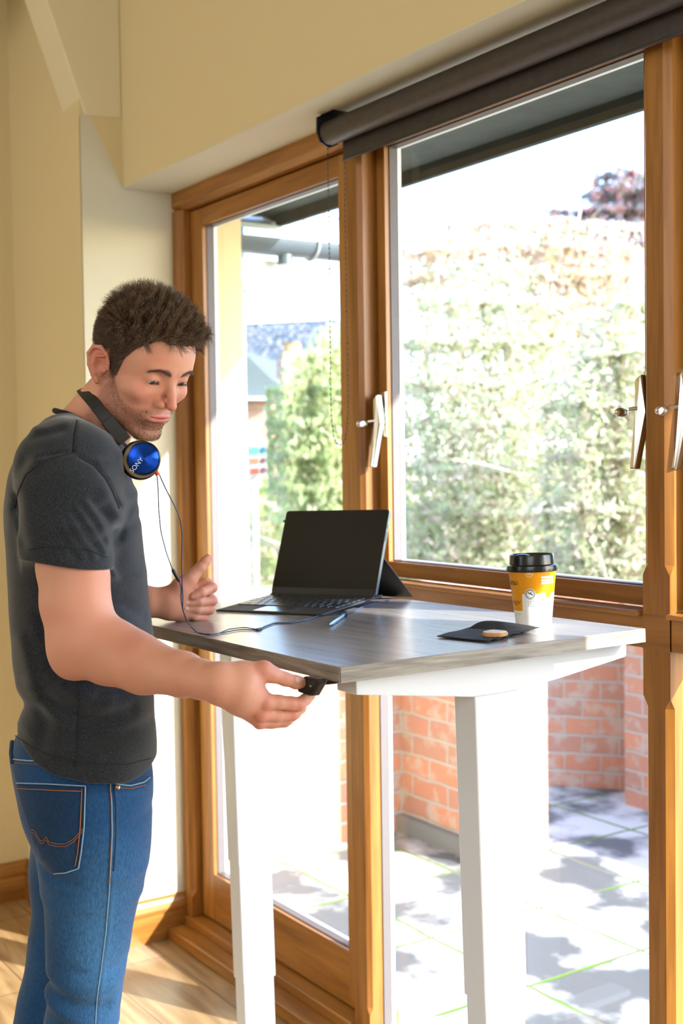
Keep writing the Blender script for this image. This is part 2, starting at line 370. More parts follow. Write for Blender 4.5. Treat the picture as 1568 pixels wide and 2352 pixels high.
glazing(fx, XP1, XQ0, .055, ZT0, 1.6945, 1.79)
# next bay to the right
W2 = empty('window_2', (-1.1, 1.70, 0)); structure(W2); W2['label'] = 'next oak window bay right of the post'
X20, X21 = XQ1, -.62
MB().box(X20, X21, YF+.001, 1.745, ZT0, ZT1-.006).build('transom', M_wx, W2, bevel=.003)
MB().box(X20, X21, YF-.012, 1.712, ZT1-.010, ZT1).build('sill', M_wx, W2, bevel=.003)
MB().box(X20, X21, YF+.004, 1.745, ZHW, ZH-.001).build('head', M_wx, W2)
MB().box(X20, X21, YF+.004, 1.745, .001, .055).build('bottom_rail', M_wx, W2)
m = MB(); m.box(X20+.006, X20+.06, YW, YW+.044, sz0, sz1); m.build('sash_stile', M_wz, W2)
m = MB(); m.box(X21-.06, X21-.006, YW, YW+.044, sz0, sz1); m.build('sash_stile', M_wz, W2)
m = MB(); m.box(X20+.06, X21-.06, YW+.0004, YW+.0436, sz0, cz0); m.box(X20+.06, X21-.06, YW+.0004, YW+.0436, cz1, sz1); m.build('sash_rail', M_wx, W2)
m = MB(); m.box(X20, X20+.006, YW+.032, YW+.05, sz0, sz1); m.build('seal', M_gap, W2)
glazing(W2, X20+.06, X21-.06, cz0, cz1, YW, 1.775)
fx2 = empty('fixed_pane', (0, 0, 0)); fx2.parent = W2
glazing(fx2, X20, X21, .055, ZT0, 1.6945, 1.79)
m = MB(); chamfer_post(m, X21, X21+.063, YF, 1.80, 0, ZH-.001); m.build('post', M_wz, W2)
W3 = empty('window_3', (.1, 1.70, 0)); structure(W3)
MB().box(X21+.063, .9, YF+.001, 1.745, ZT0, ZT1).build('transom', M_wx, W3); MB().box(X21+.063, .9, YF+.001, 1.745, ZHB, ZH-.001).build('head', M_wx, W3)
MB().box(X21+.063, .9, YF+.001, 1.745, .001, .055).build('bottom_rail', M_wx, W3)
glazing(W3, X21+.063, .9, .055, ZT0, 1.6945, 1.79); glazing(W3, X21+.063, .9, ZT1, ZHB, YF+.03, 1.79)
# window handles: wedge shaped lever on a face plate with a locking key
def handle(name, par, px, py, mirror=False, **k):
    c = np.array([px, 0, py])
    h = empty(name, (px, YW, py)); h.parent = par; h.location = Vector((px, YW, py))-wloc(par)
    tag(h, **k)
    s = -1 if mirror else 1
    m = MB(); m.box(px-.010, px+.010, YW-.006, YW, py-.045, py+.062)
    m.build('face_plate', M_brass, h, bevel=.002)
    A = [(px-.009*s-.004, YW-.010, py+.045), (px-.009*s+.012, YW-.010, py+.055), (px+.013, YW-.010, py-.012), (px+.004-.006*s, YW-.022, py-.115), (px-.010-.006*s, YW-.022, py-.115), (px-.014, YW-.010, py-.012)]
    B = [(a, y-.016, z) for a, y, z in A]
    MB().prism(A, B).build('lever', M_brass, h, bevel=.003)
    kx = px-.010
    MB().tube([(px-.004, YW-.026, py-.006), (kx-.004, YW-.040, py-.008)], .004, 10).build('key_stem', M_brass, h, smooth=True)
    m = MB(); m.sphere((kx-.009, YW-.052, py-.013), (.0055, .0165, .0095), 18, 12); m.build('key_grip', M_brass, h, smooth='all')
    return h
hl = aty(868, 960, YW-.02)
handle('window_handle', W1, hl[0], hl[2])
hr = aty(1474, 930, YW-.02)
handle('window_handle', W1, hr[0], hr[2])
h3 = aty(1568, 925, YW-.02)
handle('window_handle', W2, h3[0], h3[2])

# ------------------------------------------------------------------ roller blind
YBL = 1.610; zc = (aty(783, 327, YBL)[2]+aty(797, 260, YBL)[2])/2+.001; RB = .0275; xb0 = aty(757, 300, YBL)[0]
RBL = empty('roller_blind', (-1.7, YBL, zc), label='charcoal roller blind wound up under the window soffit', cat='blind')
MB().tube([(xb0, YBL, zc), (-.72, YBL, zc)], RB, 40).build('roller', M_blind, RBL, smooth=True)
fb0 = aty(790, 340, YBL+.03)[0]; zf = aty(790, 366, YBL+RB)[2]
MB().box(fb0, -.74, YBL+RB-.0008, YBL+RB+.0008, zf, zc).build('fabric', M_blind, RBL)
MB().box(fb0, -.74, YBL+RB-.003, YBL+RB+.003, zf-.004, zf+.001).build('bottom_bar', M_dmetal, RBL, bevel=.001)
m = MB(); q = [(YBL+.034, ZS-.002), (YBL-.012, ZS-.002), (YBL-.032, ZS-.012), (YBL-.033, zc), (YBL-.024, zc-.022), (YBL, zc-.033), (YBL+.024, zc-.022), (YBL+.034, zc)]
m.prism([(xb0-.008, a, b) for a, b in q], [(xb0-.003, a, b) for a, b in q]); m.box(xb0-.008, xb0+.045, YBL-.02, YBL+.034, ZS-.006, ZS-.0045)
m.build('bracket', M_black, RBL, bevel=.001)
ch = MB()
def chain_pts():
    L = [(752, 330), (755, 500), (757, 640), (758, 780), (759, 900), (761, 960), (765, 1000), (772, 1018), (779, 1023), (787, 1019), (794, 1005), (798, 970), (799, 900), (797, 780), (795, 640), (793, 500), (791, 365)]
    P = [aty(x, y, YBL+.002) for x, y in L]; out = []
    for a, b in zip(P[:-1], P[1:]):
        n = max(1, int(np.linalg.norm(b-a)/.002)); out += [a+(b-a)*i/n for i in range(n)]
    return out+[P[-1]]
cp = chain_pts(); acc = 0
ch.tube(cp[::5]+[cp[-1]], .0007, 5)
for i in range(1, len(cp)):
    acc += np.linalg.norm(cp[i]-cp[i-1])
    if acc > .0115: acc = 0; ch.sphere(cp[i], .0021, 7, 5)
ch.build('bead_chain', plain('black_bead', srgb(40, 34, 32), .35), RBL, smooth='all')
# ------------------------------------------------------------------ standing desk
RD = np.array([[0.9988, 0.0449, -0.0187], [-0.0452, 0.9989, -0.0139], [0.0180, 0.0147, 0.9997]])
PD = np.array([-1.457, 0.9515, 1.1359]); DW, DLN, DT = .5755, .985, .0227
def DK(v): return np.asarray(v, float) @ RD.T+PD           # desk frame to world
def atdesk(x, y, h=0):
    ez = RD[:, 2]; d = ray(x, y); t = ((PD+ez*h-CAM)@ez)/(d@ez); return RD.T@(CAM+d*t-PD)
def atside(x, y, axis, val):
    e = RD[:, axis]; d = ray(x, y); t = ((PD+e*val-CAM)@e)/(d@e); return RD.T@(CAM+d*t-PD)
def desk_mat():
    m, n, p = newmat('grey_oak_laminate'); p.inputs['Roughness'].default_value = .27; p.inputs['Specular IOR Level'].default_value = .8
    tc = n.nodes.new('ShaderNodeTexCoord'); mp = n.nodes.new('ShaderNodeMapping'); mp.inputs['Rotation'].default_value = (0, 0, .045); mp.inputs['Scale'].default_value = (.07, 1, 1.6)
    n.links.new(tc.outputs['Object'], mp.inputs[0])
    t = n.nodes.new('ShaderNodeTexNoise'); t.inputs['Scale'].default_value = 60; t.inputs['Detail'].default_value = 7; t.inputs['Distortion'].default_value = .8
    n.links.new(mp.outputs[0], t.inputs['Vector'])
    t3 = n.nodes.new('ShaderNodeTexNoise'); t3.inputs['Scale'].default_value = 7; t3.inputs['Detail'].default_value = 3
    n.links.new(mp.outputs[0], t3.inputs['Vector'])
    ad = n.nodes.new('ShaderNodeMath'); ad.operation = 'MULTIPLY_ADD'; ad.inputs[1].default_value = .6; ad.inputs[2].default_value = 0
    n.links.new(t.outputs['Fac'], ad.inputs[0]); a2 = n.nodes.new('ShaderNodeMath'); a2.operation = 'MULTIPLY_ADD'; a2.inputs[1].default_value = .4
    n.links.new(t3.outputs['Fac'], a2.inputs[0]); n.links.new(ad.outputs[0], a2.inputs[2])
    r = n.nodes.new('ShaderNodeValToRGB'); e = r.color_ramp.elements; e[0].position = .36; e[0].color = srgb(116, 108, 102); e[1].position = .62; e[1].color = srgb(148, 140, 132)
    k = e.new(.47); k.color = srgb(134, 126, 120)
    n.links.new(a2.outputs[0], r.inputs[0]); n.links.new(r.outputs[0], p.inputs['Base Color'])
    b = n.nodes.new('ShaderNodeBump'); b.inputs['Strength'].default_value = .25; b.inputs['Distance'].default_value = .0006; n.links.new(t.outputs['Fac'], b.inputs['Height']); n.links.new(b.outputs[0], p.inputs['Normal'])
    return m
DESK = empty('standing_desk', (float(DK((-.5, .29, -1.13))[0]), float(DK((-.5, .29, -1.13))[1]), 0), label='height adjustable standing desk, grey wood top on two white telescopic legs', cat='desk')
MB().box(-DLN, 0, 0, DW, -DT, 0, DK).build('tabletop', desk_mat(), DESK, bevel=.0012)
MB().box(0, .0009, .001, DW-.001, -DT+.0008, -.0008, DK).build('edge_banding', wood('grey_edge_band', [srgb(118, 108, 96), srgb(160, 150, 134), srgb(178, 168, 152)], 1, 60, 22, .5, bump=.3, fine=240), DESK)
MB().box(-DLN+.001, -.001, -.0009, 0, -DT+.0008, -.0008, DK).build('edge_banding', wood('brown_edge_band', [srgb(118, 108, 96), srgb(150, 138, 122), srgb(172, 160, 144)], 0, 60, 22, .5, bump=.3, fine=240), DESK)
def side_bracket(xa, xb):
    q = [(.052, -.0229), (.0525, -.0510), (.26, -.0795), (.33, -.0795), (.42, -.072), (.5735, -.0510), (.5755, -.045), (.5755, -.034), (.5735, -.0229)]
    m = MB(); m.prism(DK([(xa, y, z) for y, z in q]), DK([(xb, y, z) for y, z in q]))
    return m
for nm, xo in (('near', -.100), ('far', -.965)):
    side_bracket(xo, xo+.055).build('side_bracket', M_white, DESK, bevel=.002)
# cross beams between brackets
MB().box(-.91, -.10, .27, .345, -.075, -.0235, DK).build('crossbeam', M_white, DESK, bevel=.002)
def leg(x0, x1, y0, y1):
    L = empty('leg', (0, 0, 0)); L.parent = DESK; L.location = (0, 0, 0)
    for i, (za, zb, ins) in enumerate(((-.5596, -.0795, 0), (-.815, -.50, .0042), (-1.118, -.80, .0084))):
        MB().box(x0+ins, x1-ins*.35, y0+ins*.35, y1-ins, za, zb, DK).build('leg_section', M_white, L, bevel=.0025)
leg(-.1043, -.050, .2664, .3505)
leg(-.965, -.9105, .2664, .3505)
for xo in (-.112, -.972):
    m = MB(); m.box(xo, xo+.07, .02, .58, -1.128, -1.105, DK); m.build('foot', M_white, DESK, bevel=.004)
# button controller clipped below the front edge
CT = empty('desk_controller', tuple(DK((-.07, -.01, -.04))), label='black push button controller held below the desk corner', cat='controller')
def ctrl_pts():
    # rounded paddle hanging below the edge, its face turned to the left
    quad = [(697, 1553), (732, 1560), (734, 1567), (716, 1598), (709, 1599), (684, 1590), (681, 1583)]
    A = [DK(atside(x, y, 1, -.028)) for x, y in quad]
    B = [a+RD[:, 1]*.011+RD[:, 0]*.004 for a in A]
    return A, B
A, B = ctrl_pts()
MB().prism(A, B).build('button_housing', M_black, CT, bevel=.003)
a = DK(atside(700, 1562, 1, -.0285)); 
qa = [DK(atside(x, y, 1, -.0288)) for x, y in ((697, 1560), (726, 1566), (711, 1588), (690, 1583))]
MB().prism(qa, [q+RD[:, 1]*.002 for q in qa]).build('rocker', plain('dark_rubber', srgb(34, 33, 32), .6), CT, bevel=.0006)
m = MB()
for s_, e_ in (((710.5, 1573.5), (712.6, 1578)), ((712.6, 1578), (715.6, 1574.5))):
    m.tube([DK(atside(*s_, 1, -.0292)), DK(atside(*e_, 1, -.0292))], .0003, 6)
m.build('arrow_mark', plain('print_white', srgb(225, 225, 225), .6), CT)
q0 = [DK(atside(x, y, 1, -.004)) for x, y in ((738, 1560), (775, 1568), (770, 1571), (738, 1574))]
MB().prism(q0, [q+RD[:, 1]*.02 for q in q0]).build('mounting_arm', M_black, CT, bevel=.001)

# ------------------------------------------------------------------ tablet with keyboard
e1 = np.array([.910, .415, 0]); e2 = np.array([-.415, .910, 0])
KW, KD = .262, .212
FR = np.array([-.557, .292, .0]); FL = FR-e1*KW
kz = lambda d: .0045+.0155*d/KD
def KB(u, d, h=0):      # keyboard coordinates: u from left, d from front, h above surface
    return DK(FL+e1*u+e2*d+np.array([0, 0, kz(d)+h]))
TB = empty('tablet_computer', tuple(DK(FL+e1*.13+e2*.2)), label='black tablet computer propped on its kickstand with keyboard cover', cat='laptop')
M_alc = plain('dark_grey_fabric', srgb(44, 46, 48), .6, bump=.3, bscale=900)
M_key = plain('charcoal_key', srgb(40, 44, 46), .35)
M_pad = plain('touchpad_glass', srgb(70, 74, 76), .18)
M_mag = plain('magnesium_edge', srgb(120, 130, 140), .3, .7)
M_scr = plain('black_screen_glass', srgb(12, 12, 11), .12, spec=.4)
MB().prism([KB(0, 0, -.004), KB(KW, 0, -.004), KB(KW, KD, -.004), KB(0, KD, -.004)], [KB(0, 0, 0), KB(KW, 0, 0), KB(KW, KD, 0), KB(0, KD, 0)]).build('keyboard_base', M_alc, TB, bevel=.0012)
MB().prism([KB(.090, .006, .0001), KB(.172, .006, .0001), KB(.172, .052, .0001), KB(.090, .052, .0001)], [KB(.090, .006, .0006), KB(.172, .006, .0006), KB(.172, .052, .0006), KB(.090, .052, .0006)]).build('touchpad', M_pad, TB)
rows = [(.060, .016, [1.2, 1, 1, 5.6, 1, 1, 1, 1]), (.079, .015, [2.1]+[1]*10+[2.0]), (.0975, .015, [1.6]+[1]*11+[1.3]), (.116, .015, [1.3]+[1]*12+[1.0]), (.1345, .015, [1]*13+[1.6]), (.152, .009, [1]*14)]
for (d, hh, ks) in rows:
    tot = sum(ks); u = .009; wu = (KW-.018)/tot
    for k_ in ks:
        a0, a1 = u+.0012, u+wu*k_-.0012; u += wu*k_
        MB().prism([KB(a0, d, .0001), KB(a1, d, .0001), KB(a1, d+hh, .0001), KB(a0, d+hh, .0001)], [KB(a0+.0006, d+.0006, .0016), KB(a1-.0006, d+.0006, .0016), KB(a1-.0006, d+hh-.0006, .0016), KB(a0+.0006, d+hh-.0006, .0016)]).build('key', M_key, TB)
# screen slab
bet = math.radians(21)
b0 = FL+e2*(KD-.030)+np.array([0, 0, kz(KD)+.001]); up = np.array([0, 0, 1])*math.cos(bet)+e2*math.sin(bet); nb = e2*math.cos(bet)-np.array([0, 0, 1])*math.sin(bet)
TW, TH = KW+.001, .182
def TP(u, v, n=0): return DK(b0+e1*u+up*v+nb*n)
def rr(u0, u1, v0, v1, r, n, k=5):
    P = []
    for cx, cy, a in ((u1-r, v1-r, 0), (u0+r, v1-r, PI/2), (u0+r, v0+r, PI), (u1-r, v0+r, 1.5*PI)):
        for i in range(k+1): t = a+PI/2*i/k; P.append(TP(cx+r*math.cos(t), cy+r*math.sin(t), n))
    return P
MB().prism(rr(0, TW, 0, TH, .006, 0), rr(0, TW, 0, TH, .006, .008)).build('tablet_body', M_mag, TB)
MB().prism(rr(.0004, TW-.0004, .0004, TH-.0004, .006, -.0007), rr(.0004, TW-.0004, .0004, TH-.0004, .006, .0002)).build('screen', M_scr, TB)
MB().prism([TP(.002, .0, -.001), TP(TW-.002, .0, -.001), TP(TW-.002, .012, -.001), TP(.002, .012, -.001)], [KB(.002, KD-.040, 0), KB(TW-.002, KD-.040, 0), KB(TW-.002, KD-.030, 0), KB(.002, KD-.030, 0)]).build('keyboard_hinge', M_alc, TB)
# kickstand
ks0 = b0+up*(TH*.46)+nb*.009; ksE = b0+e2*.150; ksE[2] = .002
kd = ksE-ks0; 
def KS(u, t, n=0): return DK(ks0+e1*u+kd*t+e2*n)
MB().prism([KS(.004, 0), KS(TW-.004, 0), KS(TW-.004, 1), KS(.004, 1)], [KS(.004, 0, .0035), KS(TW-.004, 0, .0035), KS(TW-.004, 1, .0035), KS(.004, 1, .0035)]).build('kickstand', plain('dark_magnesium', srgb(30, 32, 34), .4, .3), TB, bevel=.001)
MB().tube([TP(-.001, .158, .005), TP(-.007, .161, .005)], .0025, 8).build('camera_clip', M_black, TB)
MB().box(0, .001, 0, .001, 0, .001).v if False else None
for v0, v1 in ((.115, .135), (.142, .150)):
    MB().prism([TP(TW, v0, .0025), TP(TW+.0008, v0, .0025), TP(TW+.0008, v1, .0025), TP(TW, v1, .0025)], [TP(TW, v0, .0055), TP(TW+.0008, v0, .0055), TP(TW+.0008, v1, .0055), TP(TW, v1, .0055)]).build('side_button', M_mag, TB)
# pen
pa, pb = atdesk(756, 1435, .0045), atdesk(791, 1411, .0045)
d_ = pb-pa
PEN = empty('stylus_pen', tuple(DK((pa+pb)/2-np.array([0, 0, .0045]))), label='silver stylus pen lying on the desk behind the cable', cat='pen')
MB().tube([DK(pa+d_*t) for t in (0, .12, .2, .95, 1)], [.0010, .0032, .0042, .0042, .0038], 16).build('barrel', plain('pale_blue_metal', srgb(170, 196, 214), .25, .8), PEN, smooth=.6)
MB().tube([DK(pa-d_*.02), DK(pa+d_*.06)], [.0005, .0020], 10).build('nib', M_black, PEN)
m = MB(); cc = pa+d_*.93; dn = d_/np.linalg.norm(d_); sd = np.cross(dn, [0, 0, 1])
m.tube([DK(cc+sd*.0062*math.cos(t)+np.array([0, 0, .0062*math.sin(t)+.001])) for t in np.linspace(0, 2*PI, 17)], .0018, 8)
m.build('loop', M_black, PEN, smooth='all')

# ------------------------------------------------------------------ paper cup
cb = atdesk(1225.5, 1437, 0); CB = DK(cb); up_ = RD[:, 2]
cdist = float((CB-CAM)@CM[2]); px = cdist/F_PX
ax = up_
hc = 134*px*1.01; rb, rt = 40.3*px, 55.0*px
CUP = empty('paper_cup', tuple(CB), label='yellow and white takeaway coffee cup with black lid on desk', cat='cup')
def cup_mat():
    m, n, p = newmat('printed_paper_cup'); p.inputs['Roughness'].default_value = .35
    a = n.nodes.new('ShaderNodeAttribute'); a.attribute_name = 'Col'; n.links.new(a.outputs['Color'], p.inputs['Base Color']); return m
# print drawn per vertex on a fine lathe grid
NS, NH = 420, 300
dirc = CAM-CB; dirc = dirc-up_*(dirc@up_); dirc /= np.linalg.norm(dirc); side = np.cross(up_, dirc)   # side points to image right
V = []; C_ = []
YEL, WHT, GRY, BLK, CRM = srgb(238, 158, 14)[:3], srgb(244, 243, 240)[:3], srgb(92, 116, 118)[:3], srgb(44, 34, 20)[:3], srgb(248, 214, 150)[:3]
FONT = {'0': '010101101101010'}
rngc = random.Random(4)
txt = {}
def textrow(x, y, x0, x1, yc, h, seed):
    if not (x0 < x < x1 and abs(y-yc) < h): return False
    k = int((x-x0)/(h*.9)); rr_ = random.Random(seed*100+k); 
    if rr_.random() < .12: return False
    return (((x-x0)/(h*.9)) % 1 < .72) and (rr_.random() < .85 or abs(y-yc) < h*.5)
for j in range(NH+1):
    t = j/NH; h = hc*t; r = rb+(rt-rb)*t
    if t < .035: r = rb+.0002
    for k in range(NS):
        ph = 2*PI*k/NS-PI
        V.append(CB+ax*(h+.0005)+r*(math.cos(ph)*dirc+math.sin(ph)*side))
        # surface pixel coordinates as in a flat label, x to the right, y down; units of cup image px
        x = r/px*math.sin(ph) if abs(ph) < PI/2 else (99 if ph > 0 else -99); y = (1-t)*134
        c = WHT
        if abs(ph) < PI/2:
            # main yellow field
            ed = 57+1.5*math.sin(x*.2)
            wave = 59 if x < -26 else ed
            if y < wave: c = YEL
            if x < -24-y*.04*0 and y < 97:
                if x < -22-(y-57)*.02: c = YEL
            # rounded corner
            if -28 < x < -20 and 90 < y < 97 and (x+28)**2+(y-89)**2 > 60: c = WHT
            if 28 < x < 40 and 52 < y < 68 and (x-34)**2/40+(y-60)**2/60 < 1: c = YEL
            # crest near the rim
            d = math.hypot(x+7, y-11)
            if 7.6 < d < 9.2 or (d < 5.2 and abs(y-12) < 2.2): c = CRM
            # seal with ring of lettering and leaping creature silhouette
            d = math.hypot(x+6, y-58)
            if d < 12.2: c = WHT
            if 8.0 < d < 11.2: c = GRY
            if d < 6.5 and (abs((y-57)-.5*(x+6)) < 1.6 or math.hypot(x+4, y-55) < 1.8): c = GRY
            if 9 < d < 10.4 and (math.atan2(y-58, x+6)*9 % 1) < .4: c = WHT
            for i_, yy in enumerate((70.5, 74.5, 78, 81.5, 85)):
                if textrow(x, y, -12+(i_ == 0)*2, 2+(i_ > 2)*2, yy, 1.0, i_+3): c = GRY
            # dark lettering on the left
            for i_, (yy, hh, xa, xb) in enumerate(((31, 1.7, -56, -33), (36, 2.2, -56, -33), (75.5, 1.1, -48, -27), (79, 1.1, -47, -29), (82.5, 1.1, -46, -33))):
                if textrow(x, y, xa, xb, yy, hh, i_+20): c = BLK
            for i_ in range(2):
                xx0, yy0 = -46, 43+i_*15
                if xx0 < x < xx0+12 and yy0 < y < yy0+13 and (x < xx0+.8 or x > xx0+11.2 or y < yy0+.8 or y > yy0+12.2 or math.hypot(x-xx0-6, y-yy0-6) < 2.5): c = srgb(243, 178, 60)[:3]
            if 20 < x < 46 and 19 < y < 38 and ((y-19) % 6.5) < 4.5: c = WHT
            for yy in (103, 107):
                if textrow(x, y, -42, -29, yy, 1.0, yy): c = srgb(240, 190, 110)[:3]
        C_.append(c)
f = [(i*NS+k, i*NS+(k+1) % NS, (i+1)*NS+(k+1) % NS, (i+1)*NS+k) for i in range(NH) for k in range(NS)]
f += [tuple(range(NS))[::-1], tuple(NH*NS+k for k in range(NS))]
m = MB(); m.add(V, f); m.build('cup_body', cup_mat(), CUP, smooth=.9, col=np.array(C_))
lz = hc; M_lid = plain('glossy_black_lid', srgb(26, 30, 32), .22)
pr = [(rt*.98, lz-.006), (rt*1.055, lz-.006), (rt*1.06, lz+.001), (rt*1.045, lz+.0035), (rt*1.0, lz+.0045), (rt*.94, lz+.0055), (rt*.925, lz+.019), (rt*.905, lz+.0215), (rt*.87, lz+.0205), (rt*.85, lz+.0175), (rt*.3, lz+.0165), (.0005, lz+.0165)]
MB().lathe(pr, CB, ax, 64).build('lid', M_lid, CUP, smooth=.8)
m = MB(); sc = CB+ax*(lz+.0195)-side*rt*.35; m.sphere(sc, (.011, .011, .0030), 16, 8); m.build('drinking_spout', M_lid, CUP, smooth='all')
for k in range(26):
    ph = 2*PI*k/26; c0 = CB+ax*(lz-.0028)+rt*1.057*(math.cos(ph)*dirc+math.sin(ph)*side)
    MB().sphere(c0, .0011, 6, 5).build('lid_dimple', M_lid, CUP, smooth='all')
# ------------------------------------------------------------------ napkin and biscuit
M_nap = plain('black_paper_napkin', srgb(34, 36, 40), .8, bump=.4, bscale=250)
n1, n2, n3, n4 = [atdesk(x, y, .001) for x, y in ((1003, 1464), (1121, 1476), (1222, 1450), (1092, 1440))]
NAP = empty('paper_napkin', tuple(DK((n1+n3)/2)), label='folded black paper napkin under the biscuit', cat='napkin')
G = 26; V = []
for i in range(G+1):
    for j in range(G+1):
        u, v = i/G, j/G; p = (1-u)*(1-v)*n1+u*(1-v)*n2+u*v*n3+(1-u)*v*n4
        h = .0012+.0010*math.sin(9*u+4*v)*math.sin(7*v)+.0018*max(0, u-.8)*5*math.sin(v*14)**2
        V.append(DK(p+np.array([0, 0, h])))
f = [(i*(G+1)+j, (i+1)*(G+1)+j, (i+1)*(G+1)+j+1, i*(G+1)+j+1) for i in range(G) for j in range(G)]
m = MB(); m.add(V, f); o = m.build('lower_layer', M_nap, NAP, smooth='all'); md = o.modifiers.new('s', 'SOLIDIFY'); md.thickness = .0012; md.offset = 1
q1, q2, q3 = atdesk(1075, 1448, .002), atdesk(1222, 1450, .004), atdesk(1150, 1440, .002)
V = []
pk = DK(atdesk(1088, 1444, .0))
for i in range(G+1):
    for j in range(9):
        u, v = i/G, j/8
        b_ = atdesk(1072+150*u, 1450-1*u, 0); tp = 13*(1-u)**.8*(1-math.exp(-u*9-.25))
        hh = (.0025+tp*.00068*1.9*math.sin(PI/2*v)) if u < .98 else .0035
        V.append(DK(b_+np.array([-.012*v+.003*math.sin(u*8), .022*v, hh])))
f = [(i*9+j, (i+1)*9+j, (i+1)*9+j+1, i*9+j+1) for i in range(G) for j in range(8)]
m = MB(); m.add(V, f); o = m.build('raised_fold', M_nap, NAP, smooth='all'); md = o.modifiers.new('s', 'SOLIDIFY'); md.thickness = .001
bc = atdesk(1136, 1455, .008); BC = DK(bc)
bd = float((BC-CAM)@CM[2])/F_PX
BIS = empty('biscuit', tuple(DK(bc-np.array([0, 0, .004]))), label='small half eaten sugar dusted biscuit lying on black napkin', cat='biscuit')
def bm_(r, h, t, j): return r*(1+.03*math.sin(5*t+1)+.02*math.sin(11*t))*(.72 if 2.6 < t < 4.0 else 1)
MB().lathe([(.0005, -.0045), (.016, -.0045), (.0195, -.003), (.0200, .0005), (.0185, .0028), (.0005, .0032)], BC, up_, 48, bm_).build('biscuit_base', plain('baked_dough', srgb(205, 150, 92), .8, bump=.5, bscale=300), BIS, smooth=.8)
MB().lathe([(.0005, .0030), (.0178, .0026), (.0180, .0034), (.012, .0048), (.0005, .0050)], BC, up_, 48, bm_).build('sugar_topping', plain('icing_sugar', srgb(236, 226, 220), .9, bump=.8, bscale=400, var=.1, vscale=200), BIS, smooth=.8)
# ------------------------------------------------------------------ outdoors
ZP = -.12
def brick_mat(name, c1, c2, mort, plane='xz', bw=.235, rh=.085, ms=.007, off=(0, 0, 0), bump=.6):
    m, n, p = newmat(name); p.inputs['Roughness'].default_value = .9
    tc = n.nodes.new('ShaderNodeTexCoord'); sp = n.nodes.new('ShaderNodeSeparateXYZ'); cb_ = n.nodes.new('ShaderNodeCombineXYZ')
    n.links.new(tc.outputs['Object'], sp.inputs[0])
    ad = n.nodes.new('ShaderNodeMath'); ad.operation = 'ADD'; n.links.new(sp.outputs[0], ad.inputs[0]); n.links.new(sp.outputs[1], ad.inputs[1])
    n.links.new(ad.outputs[0], cb_.inputs[0]); n.links.new(sp.outputs[2], cb_.inputs[1])
    nz = n.nodes.new('ShaderNodeTexNoise'); nz.inputs['Scale'].default_value = 9; nz.inputs['Detail'].default_value = 3; n.links.new(tc.outputs['Object'], nz.inputs['Vector'])
    vm = n.nodes.new('ShaderNodeVectorMath'); vm.operation = 'MULTIPLY_ADD'; vm.inputs[1].default_value = (.02, .02, 0); n.links.new(nz.outputs['Color'], vm.inputs[0]); n.links.new(cb_.outputs[0], vm.inputs[2])
    br = n.nodes.new('ShaderNodeTexBrick'); br.inputs['Scale'].default_value = 1; br.inputs['Brick Width'].default_value = bw; br.inputs['Row Height'].default_value = rh; br.inputs['Mortar Size'].default_value = ms
    br.inputs['Mortar Smooth'].default_value = .5; br.inputs['Color1'].default_value = c1; br.inputs['Color2'].default_value = c2; br.inputs['Mortar'].default_value = mort; br.inputs['Bias'].default_value = -.1
    n.links.new(vm.outputs[0], br.inputs['Vector'])
    n2 = n.nodes.new('ShaderNodeTexNoise'); n2.inputs['Scale'].default_value = 14; n2.inputs['Detail'].default_value = 5; n.links.new(tc.outputs['Object'], n2.inputs['Vector'])
    rr_ = n.nodes.new('ShaderNodeValToRGB'); rr_.color_ramp.elements[0].position = .42; rr_.color_ramp.elements[0].color = (1, 1, 1, 1); rr_.color_ramp.elements[1].position = .62; rr_.color_ramp.elements[1].color = srgb(168, 160, 146)
    n.links.new(n2.outputs['Fac'], rr_.inputs[0])
    mx = n.nodes.new('ShaderNodeMix'); mx.data_type = 'RGBA'; mx.blend_type = 'MIX'; mx.inputs[0].default_value = .4
    r3 = n.nodes.new('ShaderNodeValToRGB'); r3.color_ramp.elements[0].position = .5; r3.color_ramp.elements[1].position = .62; n.links.new(n2.outputs['Fac'], r3.inputs[0])
    ml = n.nodes.new('ShaderNodeMath'); ml.operation = 'MULTIPLY'; ml.inputs[1].default_value = .65; n.links.new(r3.outputs[0], ml.inputs[0]); n.links.new(ml.outputs[0], mx.inputs[0])
    n.links.new(br.outputs['Color'], mx.inputs[6]); mx.inputs[7].default_value = srgb(190, 182, 168); n.links.new(mx.outputs[2], p.inputs['Base Color'])
    b = n.nodes.new('ShaderNodeBump'); b.inputs['Strength'].default_value = bump; b.inputs['Distance'].default_value = .012; b.invert = True
    n.links.new(br.outputs['Fac'], b.inputs['Height']); n.links.new(b.outputs[0], p.inputs['Normal'])
    return m
M_brick = brick_mat('weathered_brick', srgb(204, 140, 110), srgb(176, 134, 118), srgb(186, 184, 174))
